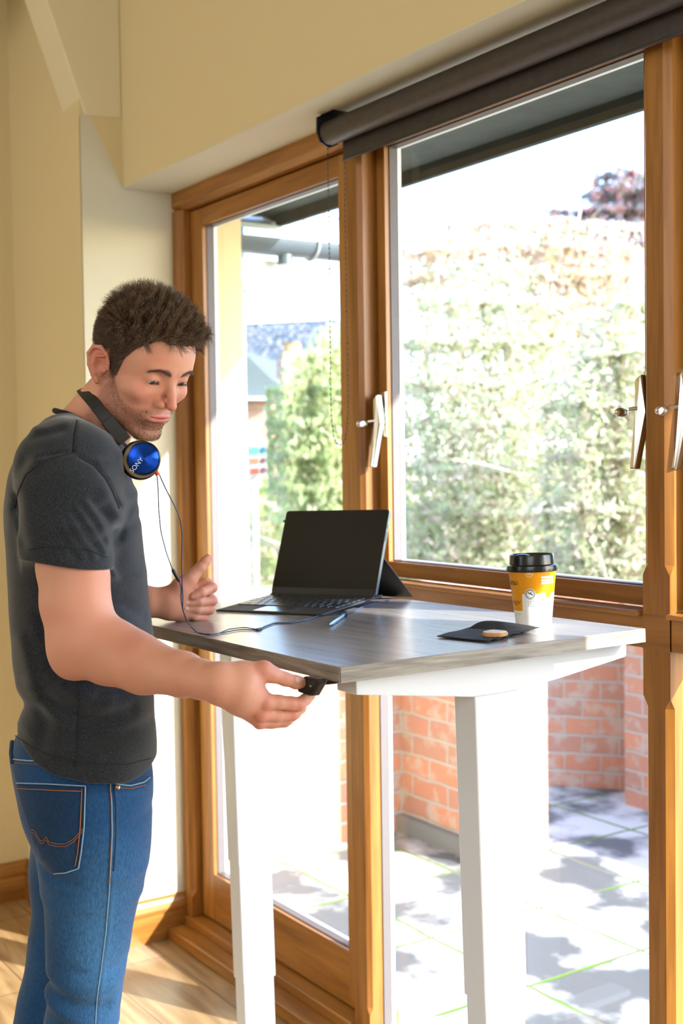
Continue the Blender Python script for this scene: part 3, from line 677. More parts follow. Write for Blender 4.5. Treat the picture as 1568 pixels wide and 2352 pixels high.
def paving():
    m, n, p = newmat('stone_paving'); p.inputs['Roughness'].default_value = .8
    tc = n.nodes.new('ShaderNodeTexCoord'); mp = n.nodes.new('ShaderNodeMapping'); n.links.new(tc.outputs['Object'], mp.inputs[0])
    nz = n.nodes.new('ShaderNodeTexNoise'); nz.inputs['Scale'].default_value = 7; nz.inputs['Detail'].default_value = 4; n.links.new(tc.outputs['Object'], nz.inputs['Vector'])
    vm = n.nodes.new('ShaderNodeVectorMath'); vm.operation = 'MULTIPLY_ADD'; vm.inputs[1].default_value = (.02, .02, 0); n.links.new(nz.outputs['Color'], vm.inputs[0]); n.links.new(mp.outputs[0], vm.inputs[2])
    br = n.nodes.new('ShaderNodeTexBrick'); br.offset = .0; br.inputs['Scale'].default_value = 1; br.inputs['Brick Width'].default_value = .465; br.inputs['Row Height'].default_value = .465; br.inputs['Mortar Size'].default_value = .009; br.inputs['Mortar Smooth'].default_value = .35
    br.inputs['Color1'].default_value = srgb(176, 176, 172); br.inputs['Color2'].default_value = srgb(196, 194, 188); n.links.new(vm.outputs[0], br.inputs['Vector'])
    n3 = n.nodes.new('ShaderNodeTexNoise'); n3.inputs['Scale'].default_value = 3.2; n3.inputs['Detail'].default_value = 5; n.links.new(tc.outputs['Object'], n3.inputs['Vector'])
    r3 = n.nodes.new('ShaderNodeValToRGB'); r3.color_ramp.elements[0].position = .42; r3.color_ramp.elements[0].color = srgb(92, 96, 98); r3.color_ramp.elements[1].position = .56; r3.color_ramp.elements[1].color = srgb(205, 205, 200)
    n.links.new(n3.outputs['Fac'], r3.inputs[0])
    mo = n.nodes.new('ShaderNodeValToRGB'); mo.color_ramp.elements[0].position = .44; mo.color_ramp.elements[0].color = srgb(92, 132, 30); mo.color_ramp.elements[1].position = .6; mo.color_ramp.elements[1].color = srgb(120, 118, 100)
    n.links.new(nz.outputs['Fac'], mo.inputs[0])
    mx = n.nodes.new('ShaderNodeMix'); mx.data_type = 'RGBA'; n.links.new(br.outputs['Fac'], mx.inputs[0]); n.links.new(r3.outputs[0], mx.inputs[6]); n.links.new(mo.outputs[0], mx.inputs[7])
    n.links.new(mx.outputs[2], p.inputs['Base Color'])
    b = n.nodes.new('ShaderNodeBump'); b.inputs['Strength'].default_value = .5; b.inputs['Distance'].default_value = .01; b.invert = True; n.links.new(br.outputs['Fac'], b.inputs['Height']); n.links.new(b.outputs[0], p.inputs['Normal'])
    return m
o = MB().box(-12, 9, 1.92, 6.5, ZP-.1, ZP).build('patio', paving(), at=(-2.740-.465*10, 2.448-.465*4, ZP)); structure(o); o['label'] = 'pale stone slab patio with mossy joints'
structure(MB().box(-40, 30, 6.5, 45, ZP-.25, ZP-.02).build('lawn', plain('grass', srgb(120, 140, 70), .95, var=.3, vscale=2)))
structure(MB().box(XL-6, 3, 1.80, 1.93, -.2, 0.0).build('outer_step', plain('stone_step', srgb(190, 188, 180), .8)))
# roof overhang above the windows
YE = 2.3395; ZE = 2.2733
M_soff = plain('painted_soffit_board', srgb(66, 76, 70), .7, bump=.4, bscale=30, var=.12, vscale=14)
M_fas = plain('weathered_fascia', srgb(40, 42, 38), .8, var=.25, vscale=10)
EV = empty('roof_eave', (-2, 2.2, ZE), label='grey green boarded roof overhang above the tall window', cat='roof eave')
MB().box(XC-.6, 3, 1.80, YE, ZE+.043, ZE+.063).build('soffit', M_soff, EV)
MB().box(XC-.6, 3, YE, YE+.022, ZE, ZE+.20).build('fascia', M_fas, EV)
MB().box(XC-.6, 3, 1.90, YE+.1, ZE+.2, ZE+.23).build('roof_edge', plain('roof_slate', srgb(96, 102, 108), .6), EV)
# outer face of the wall
MB().box(XC, 3, 1.895, 1.905, ZS, ZE+.043).build('outer_render', M_whiteout)['kind'] = 'structure'
# house wing on the left
XW = -4.24
WG = empty('house_wing', (XW-.8, 2.2, ZP), label='white rendered house wing left of the patio', cat='building')
yE = atx(566, 900, XW)[1]
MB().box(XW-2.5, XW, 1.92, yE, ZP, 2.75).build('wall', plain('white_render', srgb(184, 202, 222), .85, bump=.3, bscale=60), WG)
xf = -4.0
zf0 = atx(500, 637, xf)[2]; zf1 = atx(500, 588, xf)[2]; yf1 = atx(768, 640, xf)[1]
MB().box(xf-.03, xf, 1.93, yf1, zf0, zf1).build('fascia_board', M_whiteout, WG)
MB().box(XW-.4, xf-.001, 1.93, yf1-.002, zf0+.002, zf0+.02).build('soffit_board', M_whiteout, WG)
rfm = plain('clear_roof_sheet', srgb(206, 222, 226), .3)
MB().prism([(xf+.05, 1.93, zf1+.10), (xf+.05, yf1, zf1+.10), (XW-2.5, yf1, zf1+1.2), (XW-2.5, 1.93, zf1+1.2)], [(xf+.05, 1.93, zf1+.12), (xf+.05, yf1, zf1+.12), (XW-2.5, yf1, zf1+1.22), (XW-2.5, 1.93, zf1+1.22)]).build('roof', rfm, WG)
for k in range(5):
    y = 2.1+.22*k
    MB().prism([(xf+.05, y, zf1+.121), (xf+.05, y+.012, zf1+.121), (XW-2.5, y+.012, zf1+1.221), (XW-2.5, y, zf1+1.221)], [(xf+.05, y, zf1+.130), (xf+.05, y+.012, zf1+.130), (XW-2.5, y+.012, zf1+1.23), (XW-2.5, y, zf1+1.23)]).build('glazing_bar', M_whiteout, WG)
GT = empty('rain_gutter', (xf+.06, 2.4, zf1), label='grey half round gutter along the wing roof edge', cat='gutter')
gm = MB(); rg = .055; zg = zf1+.062
A = [(xf+.062+rg*math.cos(t), 1.93, zg+rg*math.sin(t)) for t in np.linspace(PI, 2*PI, 13)]+[(xf+.062+(rg-.004)*math.cos(t), 1.93, zg+(rg-.004)*math.sin(t)) for t in np.linspace(2*PI, PI, 13)]
gm.prism(A, [(x, yf1+.06, z) for x, y, z in A]); M_gut = plain('grey_pvc_gutter', srgb(78, 90, 98), .35)
gm.build('channel', M_gut, GT, smooth=.6)
yb_ = atx(713, 570, xf+.06)[1]
for y in (yb_, 2.12):
    m = MB(); m.tube([(xf+.062+(rg+.004)*math.cos(t), y, zg+(rg+.004)*math.sin(t)) for t in np.linspace(PI, 2*PI+.3, 14)], .006, 8); m.build('bracket', plain('bracket_grey', srgb(150, 160, 164), .4), GT, smooth=True)
MB().tube([(xf+.062, yb_-.11, zg-rg-.03), (xf+.062, yb_-.11, zg-rg+.01)], .028, 14).build('outlet', M_gut, GT, smooth=True)
# bulkhead lamp on the wing
lc = atx(517, 795, XW); LP = empty('wall_lamp', tuple(lc), label='round domed outdoor lamp on the white wing wall', cat='lamp')
MB().lathe([(.0005, 0), (.060, 0), (.060, .018), (.052, .024), (.052, .045), (.0005, .045)], lc, (1, 0, 0), 32).build('lamp_base', plain('grey_lamp_body', srgb(150, 160, 155), .4), LP, smooth=.7)
MB().lathe([(.050, .045), (.050, .062), (.044, .085), (.030, .102), (.012, .110), (.0005, .111)], lc, (1, 0, 0), 32).build('lamp_glass', plain('domed_lamp_glass', srgb(190, 200, 196), .08, spec=.8), LP, smooth=.9)
# garden walls
WA = MB().box(XW-.22, XW, yE+.0, 3.075, ZP, .92).build('brick_wall', M_brick); tag(WA, 'low brick garden wall running out from the white wing', 'brick wall')
WB = MB().box(XW, -3.60, 3.075, 3.30, ZP, .92).build('brick_wall', M_brick); tag(WB, 'short shaded brick wall facing the window behind the desk leg', 'brick wall')
MB().box(XW, -3.62, 3.04, 3.076, ZP, ZP+.07).build('wall_footing', plain('slate_footing', srgb(120, 126, 128), .8), WB)
WC = MB()
wq = [(-4.75, 3.80), (-3.975, 4.40), (-4.10, 4.56), (-4.875, 3.96)]
WC.prism([(a, b, ZP) for a, b in wq], [(a, b, .80) for a, b in wq])
tag(WC.build('brick_wall', M_brick), 'brick wall at the back of the patio crossed by a slanting shadow', 'brick wall')
PR = MB().box(-3.97, -3.62, 4.10, 4.45, ZP, .86).build('brick_pier', M_brick); tag(PR, 'square brick pier at the right end of the back wall', 'brick pier')
tag(MB().box(-3.60, -1.0, 4.35, 4.55, ZP, .86).build('brick_wall', M_brick), 'long brick wall behind the right side of the patio', 'brick wall')
# far buildings
BA = empty('barn_building', (-25, 12, ZP), label='distant building with grey slate roof left of the trees', cat='building')
P = lambda x, y, d: atd(x, y, d)
r0, r1, r2, r3 = P(520, 745, 27), P(770, 733, 26), P(770, 905, 24.5), P(520, 905, 25.5)
def slate():
    return brick_mat('blue_grey_slate', srgb(66, 82, 98), srgb(74, 90, 106), srgb(44, 56, 70), bw=.5, rh=.28, ms=.02, bump=.3)
dv = np.array([-.3, .3, 0])
MB().prism([r0, r1, r2, r3], [r0+dv, r1+dv, r2+dv, r3+dv]).build('roof', slate(), BA)
w0, w1 = P(520, 905, 25.6), P(770, 905, 24.6); w0b, w1b = w0.copy(), w1.copy(); w0b[2] = w1b[2] = ZP
MB().prism([w0, w1, w1b, w0b], [w0+dv, w1+dv, w1b+dv, w0b+dv]).build('wall', M_brick, BA)
g0, g1, g2, g3, g4 = P(563, 812, 16.5), P(650, 895, 16.5), P(650, 915, 16.5), P(540, 915, 16.5), P(540, 800, 16.5)
HB = empty('outbuilding', (-15, 7.5, ZP), label='small building with grey green hipped roof before the slate roof', cat='building')
MB().prism([g0, g1, g2, g3, g4], [q+dv*6 for q in (g0, g1, g2, g3, g4)]).build('roof', plain('grey_green_roof', srgb(84, 96, 96), .8), HB)
h0, h1 = P(540, 912, 16.3), P(640, 912, 16.3); h2, h3_ = P(640, 918, 16.3), P(540, 918, 16.3)
MB().prism([h0, h1, h2, h3_], [q+dv*.5 for q in (h0, h1, h2, h3_)]).build('gutter', M_whiteout, HB)
k0, k1 = P(545, 919, 16.6), P(625, 919, 16.6); k2, k3 = k1.copy(), k0.copy(); k2[2] = k3[2] = ZP
MB().prism([k0, k1, k2, k3], [q+dv*4 for q in (k0, k1, k2, k3)]).build('wall', M_brick, HB)
c0 = P(671, 850, 15); CH = empty('chimney_stack', (c0[0], c0[1], c0[2]-.4), label='brick chimney stack with a clay pot rising behind the willow', cat='chimney')
MB().box(c0[0]-.14, c0[0]+.14, c0[1]-.14, c0[1]+.14, ZP, c0[2]+.14).build('stack', brick_mat('chimney_brick', srgb(196, 150, 132), srgb(184, 140, 124), srgb(190, 176, 160)), CH)
MB().lathe([(.13, 0), (.15, .03), (.11, .06), (.10, .16), (.12, .18), (.0005, .18)], (c0[0], c0[1], c0[2]+.14), (0, 0, 1), 20).build('chimney_pot', plain('clay_pot', srgb(186, 150, 104), .8), CH, smooth=.7)
# coloured information board on posts
sg = [P(572, 1022, 7.3), P(611, 1020, 7.3), P(612, 1092, 7.3), P(573, 1094, 7.3)]
SG = empty('notice_board', tuple((sg[2]+sg[3])/2), label='pale notice board with coloured panels and round symbols', cat='sign')
nn = np.array([.03, -.0, 0])
MB().prism(sg, [q-nn for q in sg]).build('board', plain('pale_green_board', srgb(140, 166, 156), .6), SG)
def bq(u0, u1, v0, v1, col, nm, k=4):
    f_ = lambda u, v: (sg[0]*(1-u)*(1-v)+sg[1]*u*(1-v)+sg[2]*u*v+sg[3]*(1-u)*v)
    q = [f_(u0, v0), f_(u1, v0), f_(u1, v1), f_(u0, v1)] if k == 4 else [f_(u0+(u1-u0)*(.5+.5*math.cos(t)), v0+(v1-v0)*(.5+.5*math.sin(t))) for t in np.linspace(0, 2*PI, 20)[:-1]]
    MB().prism([p_+nn*.05 for p_ in q], [p_+nn*.3 for p_ in q]).build(nm, plain(nm+'_paint', col, .6), SG)
bq(.05, .50, .08, .30, srgb(60, 140, 110), 'green_panel'); bq(.05, .50, .42, .62, srgb(180, 90, 50), 'orange_panel'); bq(.05, .50, .74, .95, srgb(180, 50, 30), 'red_panel')
bq(.62, .95, .08, .30, srgb(20, 80, 96), 'teal_disc', 0); bq(.62, .95, .42, .62, srgb(90, 40, 40), 'maroon_disc', 0); bq(.62, .95, .72, .94, srgb(90, 36, 44), 'maroon_disc', 0)
pb0 = (sg[2]+sg[3])/2-nn*1.5
MB().tube([pb0, (pb0[0], pb0[1], ZP)], .02, 10).build('post', plain('grey_post', srgb(150, 156, 156), .5), SG)
# ------------------------------------------------------------------ trees and shrubs
def leaves(nm, parent, blobs, n, size, cols, seed, mat, droop=0):
    rg_ = np.random.default_rng(seed)
    w = np.array([b[3]*b[4]*b[5] for b in blobs]) if len(blobs[0]) > 4 else np.array([b[3]**3 for b in blobs]); w = w/w.sum()
    idx = rg_.choice(len(blobs), n, p=w)
    B_ = np.array([[*b[:3], *((b[3],)*3 if len(b) == 4 else b[3:6])] for b in blobs])[idx]
    d = rg_.normal(size=(n, 3)); d /= np.linalg.norm(d, axis=1)[:, None]; rad = rg_.random(n)**.42
    c = B_[:, :3]+d*rad[:, None]*B_[:, 3:6]
    # gather leaves in small sprays
    c += .05*np.sin(c*23+seed)
    t = rg_.normal(size=(n, 3)); t[:, 2] -= droop; t /= np.linalg.norm(t, axis=1)[:, None]
    b = np.cross(t, rg_.normal(size=(n, 3))); b /= np.linalg.norm(b, axis=1)[:, None]
    s = size*(.6+.8*rg_.random(n))[:, None]
    V = np.stack([c-t*s, c+b*s*.42, c+t*s, c-b*s*.42], 1).reshape(-1, 3)
    fc = [(4*i, 4*i+1, 4*i+2, 4*i+3) for i in range(n)]
    cc = np.array([c_[:3] for c_ in cols]); ci = cc[rg_.integers(0, len(cc), n)]*(.86+.28*rg_.random((n, 1)))
    m = MB(); m.add(V, fc); return m.build(nm, mat, parent, col=np.repeat(np.clip(ci, 0, 1), 4, 0), fixn=False)
M_leaf = vcol('leaf', .5, trans=.6)
M_bark = plain('pale_bark', srgb(186, 176, 160), .85, bump=.6, bscale=30, var=.2, vscale=5)
def branches(parent, base, tip, n, seed, r0=.05, spread=.9):
    rg_ = random.Random(seed); m = MB(); base = np.array(base, float); tip = np.array(tip, float)
    k = 9; tr = [base+(tip-base)*(i/k)+np.array([rg_.uniform(-.06, .06), rg_.uniform(-.06, .06), 0])*(i > 0) for i in range(k+1)]
    m.tube(tr, [r0*(1-.8*i/k) for i in range(k+1)], 10); m.build('trunk', M_bark, parent, smooth=True)
    m = MB(); L = np.linalg.norm(tip-base)
    for j in range(n):
        t = rg_.uniform(.2, .95); p = base+(tip-base)*t; a = rg_.uniform(0, 2*PI); ln = L*spread*(1.1-t)*rg_.uniform(.35, .7)
        d = np.array([math.cos(a), math.sin(a), rg_.uniform(.2, .9)]); q = [p]
        for i in range(5):
            q.append(q[-1]+d*ln/5); d = d+np.array([rg_.uniform(-.3, .3), rg_.uniform(-.3, .3), rg_.uniform(-.2, .25)])
        m.tube(q, [r0*.4*(1-t*.5)*(1-.17*i) for i in range(6)], 6)
    m.build('branches', M_bark, parent, smooth=True)
G1 = [srgb(196, 204, 166), srgb(208, 208, 178), srgb(182, 196, 158), srgb(222, 214, 194), srgb(222, 204, 194)]
G2 = [srgb(226, 206, 196), srgb(236, 220, 210), srgb(198, 204, 150), srgb(230, 206, 180), srgb(210, 190, 180)]
G3 = [srgb(190, 204, 146), srgb(208, 212, 164), srgb(176, 196, 142), srgb(216, 212, 176)]
G4 = [srgb(176, 150, 164), srgb(160, 160, 178), srgb(196, 140, 128), srgb(160, 172, 160)]
def tree(name, x, ytop, ybase_, depth, blobs_px, n, size, cols, seed, label, cat='tree', droop=0, r0=.05, nb=12):
    base = atd(x, 1500, depth); base[2] = ZP-.02; tip = atd(x, ytop, depth)
    T = empty(name, tuple(base), label=label, cat=cat)
    bl = []
    for (bx, by, br, dd) in blobs_px:
        c = atd(bx, by, depth+dd); r = br*(depth+dd)/F_PX; bl.append((*c, r, r*1.15, r))
    branches(T, base, tip, nb, seed, r0)
    leaves('foliage', T, bl, n, size, cols, seed, M_leaf, droop)
    return T
tree('garden_tree', 1165, 640, 1500, 8.4, [(1010, 760, 120, 0), (1130, 690, 130, .3), (1080, 900, 180, 0), (1230, 820, 150, .2), (980, 1000, 120, .2), (1180, 1060, 200, -.3), (1040, 1180, 170, 0), (1260, 1240, 180, 0), (1100, 1350, 200, 0), (960, 1290, 120, .2)], 42000, .028, G1, 3, 'pale green leafy tree filling the middle of the tall window', r0=.055, nb=22)
tree('blossom_tree', 1330, 470, 1500, 12.5, [(1330, 640, 130, 0), (1230, 590, 110, 0), (1420, 620, 110, .2), (1400, 760, 140, 0), (1290, 740, 140, 0), (1130, 560, 80, 0), (1000, 590, 90, 0), (1060, 640, 110, 0), (950, 640, 70, 0), (1110, 500, 40, 0)], 20000, .040, G2, 5, 'tree with pale pinkish autumn leaves behind the green one', r0=.05, nb=22)
tree('garden_tree', 1400, 700, 1500, 6.9, [(1440, 820, 110, 0), (1400, 950, 150, 0), (1460, 1080, 150, 0), (1370, 1180, 150, 0), (1470, 1270, 160, 0), (1380, 1370, 150, 0), (1500, 700, 80, 0), (1520, 900, 120, 0)], 30000, .026, G1, 8, 'yellow green bush beside the right window post', r0=.04, nb=16)
tree('maple_tree', 1430, 400, 1500, 19, [(1430, 440, 60, 0), (1380, 500, 60, 0), (1460, 540, 60, 0), (1270, 520, 50, 0), (1320, 560, 60, 0), (1230, 590, 40, 0), (1490, 470, 70, 0), (1380, 420, 25, 0)], 6000, .07, G4, 11, 'distant tree with dull purple red leaves at top right', r0=.08, nb=12)
tree('willow_tree', 735, 760, 1500, 10.6, [(730, 860, 70, 0), (690, 940, 80, 0), (750, 1010, 110, 0), (680, 1060, 70, 0), (770, 830, 70, .2), (650, 990, 40, 0), (720, 1130, 90, 0), (790, 930, 90, 0), (790, 1150, 110, 0), (680, 850, 30, -.2)], 24000, .036, G3, 13, 'green weeping willow seen through the glazed door', droop=1.6, r0=.045, nb=16)
HG = empty('garden_hedge', tuple(atd(1200, 1350, 12)*np.array([1, 1, 0])), label='long green hedge closing off the garden', cat='hedge')
hb = []
for i in range(26):
    c = atd(560+i*46, 1270, 13.5); hb.append((c[0], c[1], .45, .6, .5, 1.0))
leaves('foliage', HG, hb, 24000, .05, [srgb(150, 172, 96), srgb(176, 186, 120), srgb(132, 160, 90)], 21, M_leaf)
m = MB()
for i in range(26):
    c = atd(560+i*46, 1270, 13.5); m.tube([(c[0], c[1], ZP-.02), (c[0], c[1], .8)], .03, 6)
m.build('stems', M_bark, HG)
# ------------------------------------------------------------------ implicit surface tools
def surface_net(f, lo, hi, h, B=8):
    lo = np.array(lo, float); hi = np.array(hi, float)
    nb = np.ceil((hi-lo)/(h*B)).astype(int); N = nb*B
    bi = np.stack(np.meshgrid(*[np.arange(k) for k in nb], indexing='ij'), -1).reshape(-1, 3)
    cen = lo+(bi+.5)*B*h-h/2
    fc = f(cen); V = np.empty(tuple(N), np.float32)
    V[:] = np.repeat(np.repeat(np.repeat(fc.reshape(nb), B, 0), B, 1), B, 2)
    act = np.abs(fc) < B*h*1.35
    off = np.stack(np.meshgrid(*[np.arange(B)]*3, indexing='ij'), -1).reshape(-1, 3)
    A = bi[act]
    for s in range(0, len(A), 600):
        blk = A[s:s+600]; idx = (blk[:, None, :]*B+off[None]).reshape(-1, 3)
        V[idx[:, 0], idx[:, 1], idx[:, 2]] = f(lo+idx*h)
    V[0] = V[-1] = 1; V[:, 0] = V[:, -1] = 1; V[:, :, 0] = V[:, :, -1] = 1
    I = V < 0
    c = [(i, j, k) for i in (0, 1) for j in (0, 1) for k in (0, 1)]
    sl = lambda d, n: slice(d, n-1+d)
    cnt = sum(I[sl(i, N[0]), sl(j, N[1]), sl(k, N[2])].astype(np.int8) for i, j, k in c)
    cells = np.argwhere((cnt > 0) & (cnt < 8))
    val = np.stack([V[cells[:, 0]+i, cells[:, 1]+j, cells[:, 2]+k] for i, j, k in c], 1)
    ca = np.array(c, float); acc = np.zeros((len(cells), 3)); num = np.zeros(len(cells))
    for a in range(8):
        for b in range(a+1, 8):
            if abs(ca[a]-ca[b]).sum() != 1: continue
            m = (val[:, a] < 0) != (val[:, b] < 0)
            t = val[m, a]/(val[m, a]-val[m, b]); acc[m] += ca[a]+t[:, None]*(ca[b]-ca[a]); num[m] += 1
    P = lo+(cells+acc/num[:, None])*h
    idm = np.full(tuple(N), -1, np.int64); idm[cells[:, 0], cells[:, 1], cells[:, 2]] = np.arange(len(cells))
    Q = []
    for ax in range(3):
        s0 = [slice(1, n-1) for n in N]; s1 = list(s0); s1[ax] = slice(2, N[ax]); 
        a = I[tuple(s0)]; b = I[tuple(s1)]; e = np.argwhere(a != b)+1
        u, v = [(1, 2), (2, 0), (0, 1)][ax]; du = np.zeros(3, int); dv = np.zeros(3, int); du[u] = 1; dv[v] = 1
        g = lambda o: idm[(e-o)[:, 0], (e-o)[:, 1], (e-o)[:, 2]]
        q = np.stack([g(du+dv), g(dv), g(0*du), g(du)], 1)
        fl = ~I[e[:, 0], e[:, 1], e[:, 2]]; q[fl] = q[fl][:, ::-1]; Q.append(q)
    Q = np.vstack(Q); Q = Q[(Q >= 0).all(1)]
    for _ in range(2):      # pull vertices onto the exact surface
        d = f(P); e = h*.3
        g = np.stack([f(P+np.eye(3)[k]*e)-f(P-np.eye(3)[k]*e) for k in range(3)], 1)/(2*e)
        gn = np.linalg.norm(g, axis=1)+1e-9; st = np.clip(d/gn, -h*.6, h*.6); P = P-g/gn[:, None]*st[:, None]*.9
    return P, Q
def smin(a, b, k):
    h = np.maximum(k-np.abs(a-b), 0)/k
    return np.minimum(a, b)-h*h*k*.25
def smax(a, b, k): return -smin(-a, -b, k)
def sph(p, c, r): return np.linalg.norm(p-np.array(c), axis=1)-r
def ell(p, c, r, R_=None):
    q = p-np.array(c)
    if R_ is not None: q = q@R_
    r = np.array(r, float); k0 = np.linalg.norm(q/r, axis=1); k1 = np.linalg.norm(q/(r*r), axis=1)+1e-12
    return k0*(k0-1)/k1
def cone(p, a, b, ra, rb):
    a = np.array(a, float); b = np.array(b, float); ab = b-a
    t = np.clip((p-a)@ab/(ab@ab), 0, 1)
    return np.linalg.norm(p-(a+t[:, None]*ab), axis=1)-(ra+(rb-ra)*t)
def chain(p, pts, k=0):
    d = None
    for (a, ra), (b, rb) in zip(pts[:-1], pts[1:]):
        e = cone(p, a, b, ra, rb); d = e if d is None else (np.minimum(d, e) if not k else smin(d, e, k))
    return d
# ------------------------------------------------------------------ body frame: u forward, w to his right, z up
FV = np.array([.367, .930, 0]); FV /= np.linalg.norm(FV); WV = np.array([FV[1], -FV[0], 0])
O_ = atd(190, 1500, 2.13); O_[2] = 0
BM = np.stack([FV, WV, [0, 0, 1]], 1)          # local -> world columns
def L2W(p): return np.asarray(p)@BM.T+O_
def W2L(p): return (np.asarray(p)-O_)@BM
def LP_(x, y, w):
    d = ray(x, y); t = (w-(CAM-O_)@WV)/(d@WV); return W2L(CAM+d*t)
LH = LP_
def loft(tab, w0=0.0):
    rows = []
    for r in tab:
        py, xb, xf, hw = r[:4]; wc = r[4] if len(r) > 4 else w0
        A, B_ = LP_(xb, py, wc), LP_(xf, py, wc)
        rows.append(((A[2]+B_[2])/2, (A[0]+B_[0])/2, abs(B_[0]-A[0])/2, hw, wc, (B_[2]-A[2])/(B_[0]-A[0]+1e-9)))
    rows.sort(); return np.array(rows)
def smooth_interp(z, Z, Y):
    # Catmull style smooth interpolation
    m = np.gradient(Y, Z); i = np.clip(np.searchsorted(Z, z)-1, 0, len(Z)-2); h = Z[i+1]-Z[i]; t = np.clip((z-Z[i])/h, 0, 1)
    return (2*t**3-3*t**2+1)*Y[i]+(t**3-2*t**2+t)*h*m[i]+(-2*t**3+3*t**2)*Y[i+1]+(t**3-t**2)*h*m[i+1]
def loft_d(p, R_, ex=2.2, grow=0.0):
    z = p[:, 2]-(p[:, 0]-smooth_interp(p[:, 2], R_[:, 0], R_[:, 1]))*.02
    Z = R_[:, 0]; uc = smooth_interp(z, Z, R_[:, 1]); a = smooth_interp(z, Z, R_[:, 2])+grow; b = smooth_interp(z, Z, R_[:, 3])+grow; wc = smooth_interp(z, Z, R_[:, 4])
    q = (np.abs((p[:, 0]-uc)/a)**ex+np.abs((p[:, 1]-wc)/b)**ex)**(1/ex)
    d = (q-1)*np.minimum(a, b)
    return np.maximum(d, np.maximum(Z[0]-p[:, 2], p[:, 2]-Z[-1])*.8)
SH = loft([(925, 152, 222, .058), (950, 138, 238, .070), (975, 104, 256, .098), (1002, 74, 272, .138), (1040, 46, 286, .168), (1084, 25, 296, .182), (1137, 12, 309, .186), (1206, 7, 323, .184), (1283, 11, 325, .176), (1359, 18, 337, .168), (1436, 24, 348, .162), (1512, 32, 356, .158), (1565, 42, 358, .157), (1597, 58, 359, .156), (1640, 45, 360, .160), (1696, 29, 361, .174), (1770, 24, 356, .182), (1850, 30, 352, .186)])
HP = loft([(1600, 70, 340, .134), (1660, 48, 344, .142), (1703, 26, 348, .154), (1766, 29, 346, .162), (1832, 45, 345, .172), (1885, 63, 343, .172), (1930, 80, 338, .168), (1990, 95, 325, .15)])
LR = loft([(1800, 60, 343, .085, .085), (1892, 66, 341, .086, .085), (1965, 93, 338, .086, .086), (2064, 99, 321, .082, .090), (2164, 103, 301, .076, .094), (2247, 109, 287, .071, .097), (2285, 107, 281, .069, .098), (2352, 98, 270, .066, .10), (2480, 92, 250, .060, .10), (2650, 98, 226, .053, .10), (2850, 118, 206, .045, .10), (3000, 128, 202, .043, .10), (3060, 126, 204, .045, .10)])
LL = loft([(1800, 60, 320, .085, -.085), (1918, 70, 316, .086, -.085), (1978, 66, 296, .084, -.088), (2098, 70, 274, .080, -.092), (2177, 61, 252, .074, -.095), (2235, 52, 236, .070, -.097), (2290, 38, 215, .068, -.098), (2352, 26, 198, .064, -.10), (2480, 14, 170, .058, -.10), (2640, 22, 146, .050, -.10), (2780, 40, 128, .043, -.10), (2880, 44, 124, .044, -.10)])
NK0 = LP_(203, 1010, .0)
NK1 = LP_(232, 905, .03)
def pts3(L): return [(LP_(x, y, w), r) for x, y, w, r in L]
SLV = pts3([(158, 1082, .150, .074), (150, 1150, .175, .074), (150, 1225, .190, .070), (157, 1300, .198, .064), (161, 1345, .200, .060)])
SLL = pts3([(158, 1082, -.150, .074), (156, 1150, -.175, .072), (160, 1225, -.195, .068), (168, 1300, -.205, .062)])
ARM = pts3([(156, 1090, .145, .045), (154, 1190, .182, .044), (159, 1300, .198, .0480), (166, 1385, .205, .0470), (183, 1470, .214, .0480), (250, 1502, .235, .0455), (330, 1529, .264, .0405), (420, 1549, .300, .0310), (465, 1561, .320, .0262), (503, 1571, .335, .0240)])
def line_fold(p, L, amp, wd, w0=.17):
    """ridge or valley along a polyline given in image positions on the near side of the cloth"""
    q = [LP_(x, y, w0) for x, y in L]; P2 = p[:, [0, 2]]; d = None
    for a, b in zip(q[:-1], q[1:]):
        a2, b2 = a[[0, 2]], b[[0, 2]]; ab = b2-a2; t = np.clip((P2-a2)@ab/(ab@ab), 0, 1)
        e = np.linalg.norm(P2-(a2+t[:, None]*ab), axis=1); d = e if d is None else np.minimum(d, e)
    return amp*np.exp(-(d/wd)**2)*(p[:, 1] > 0)
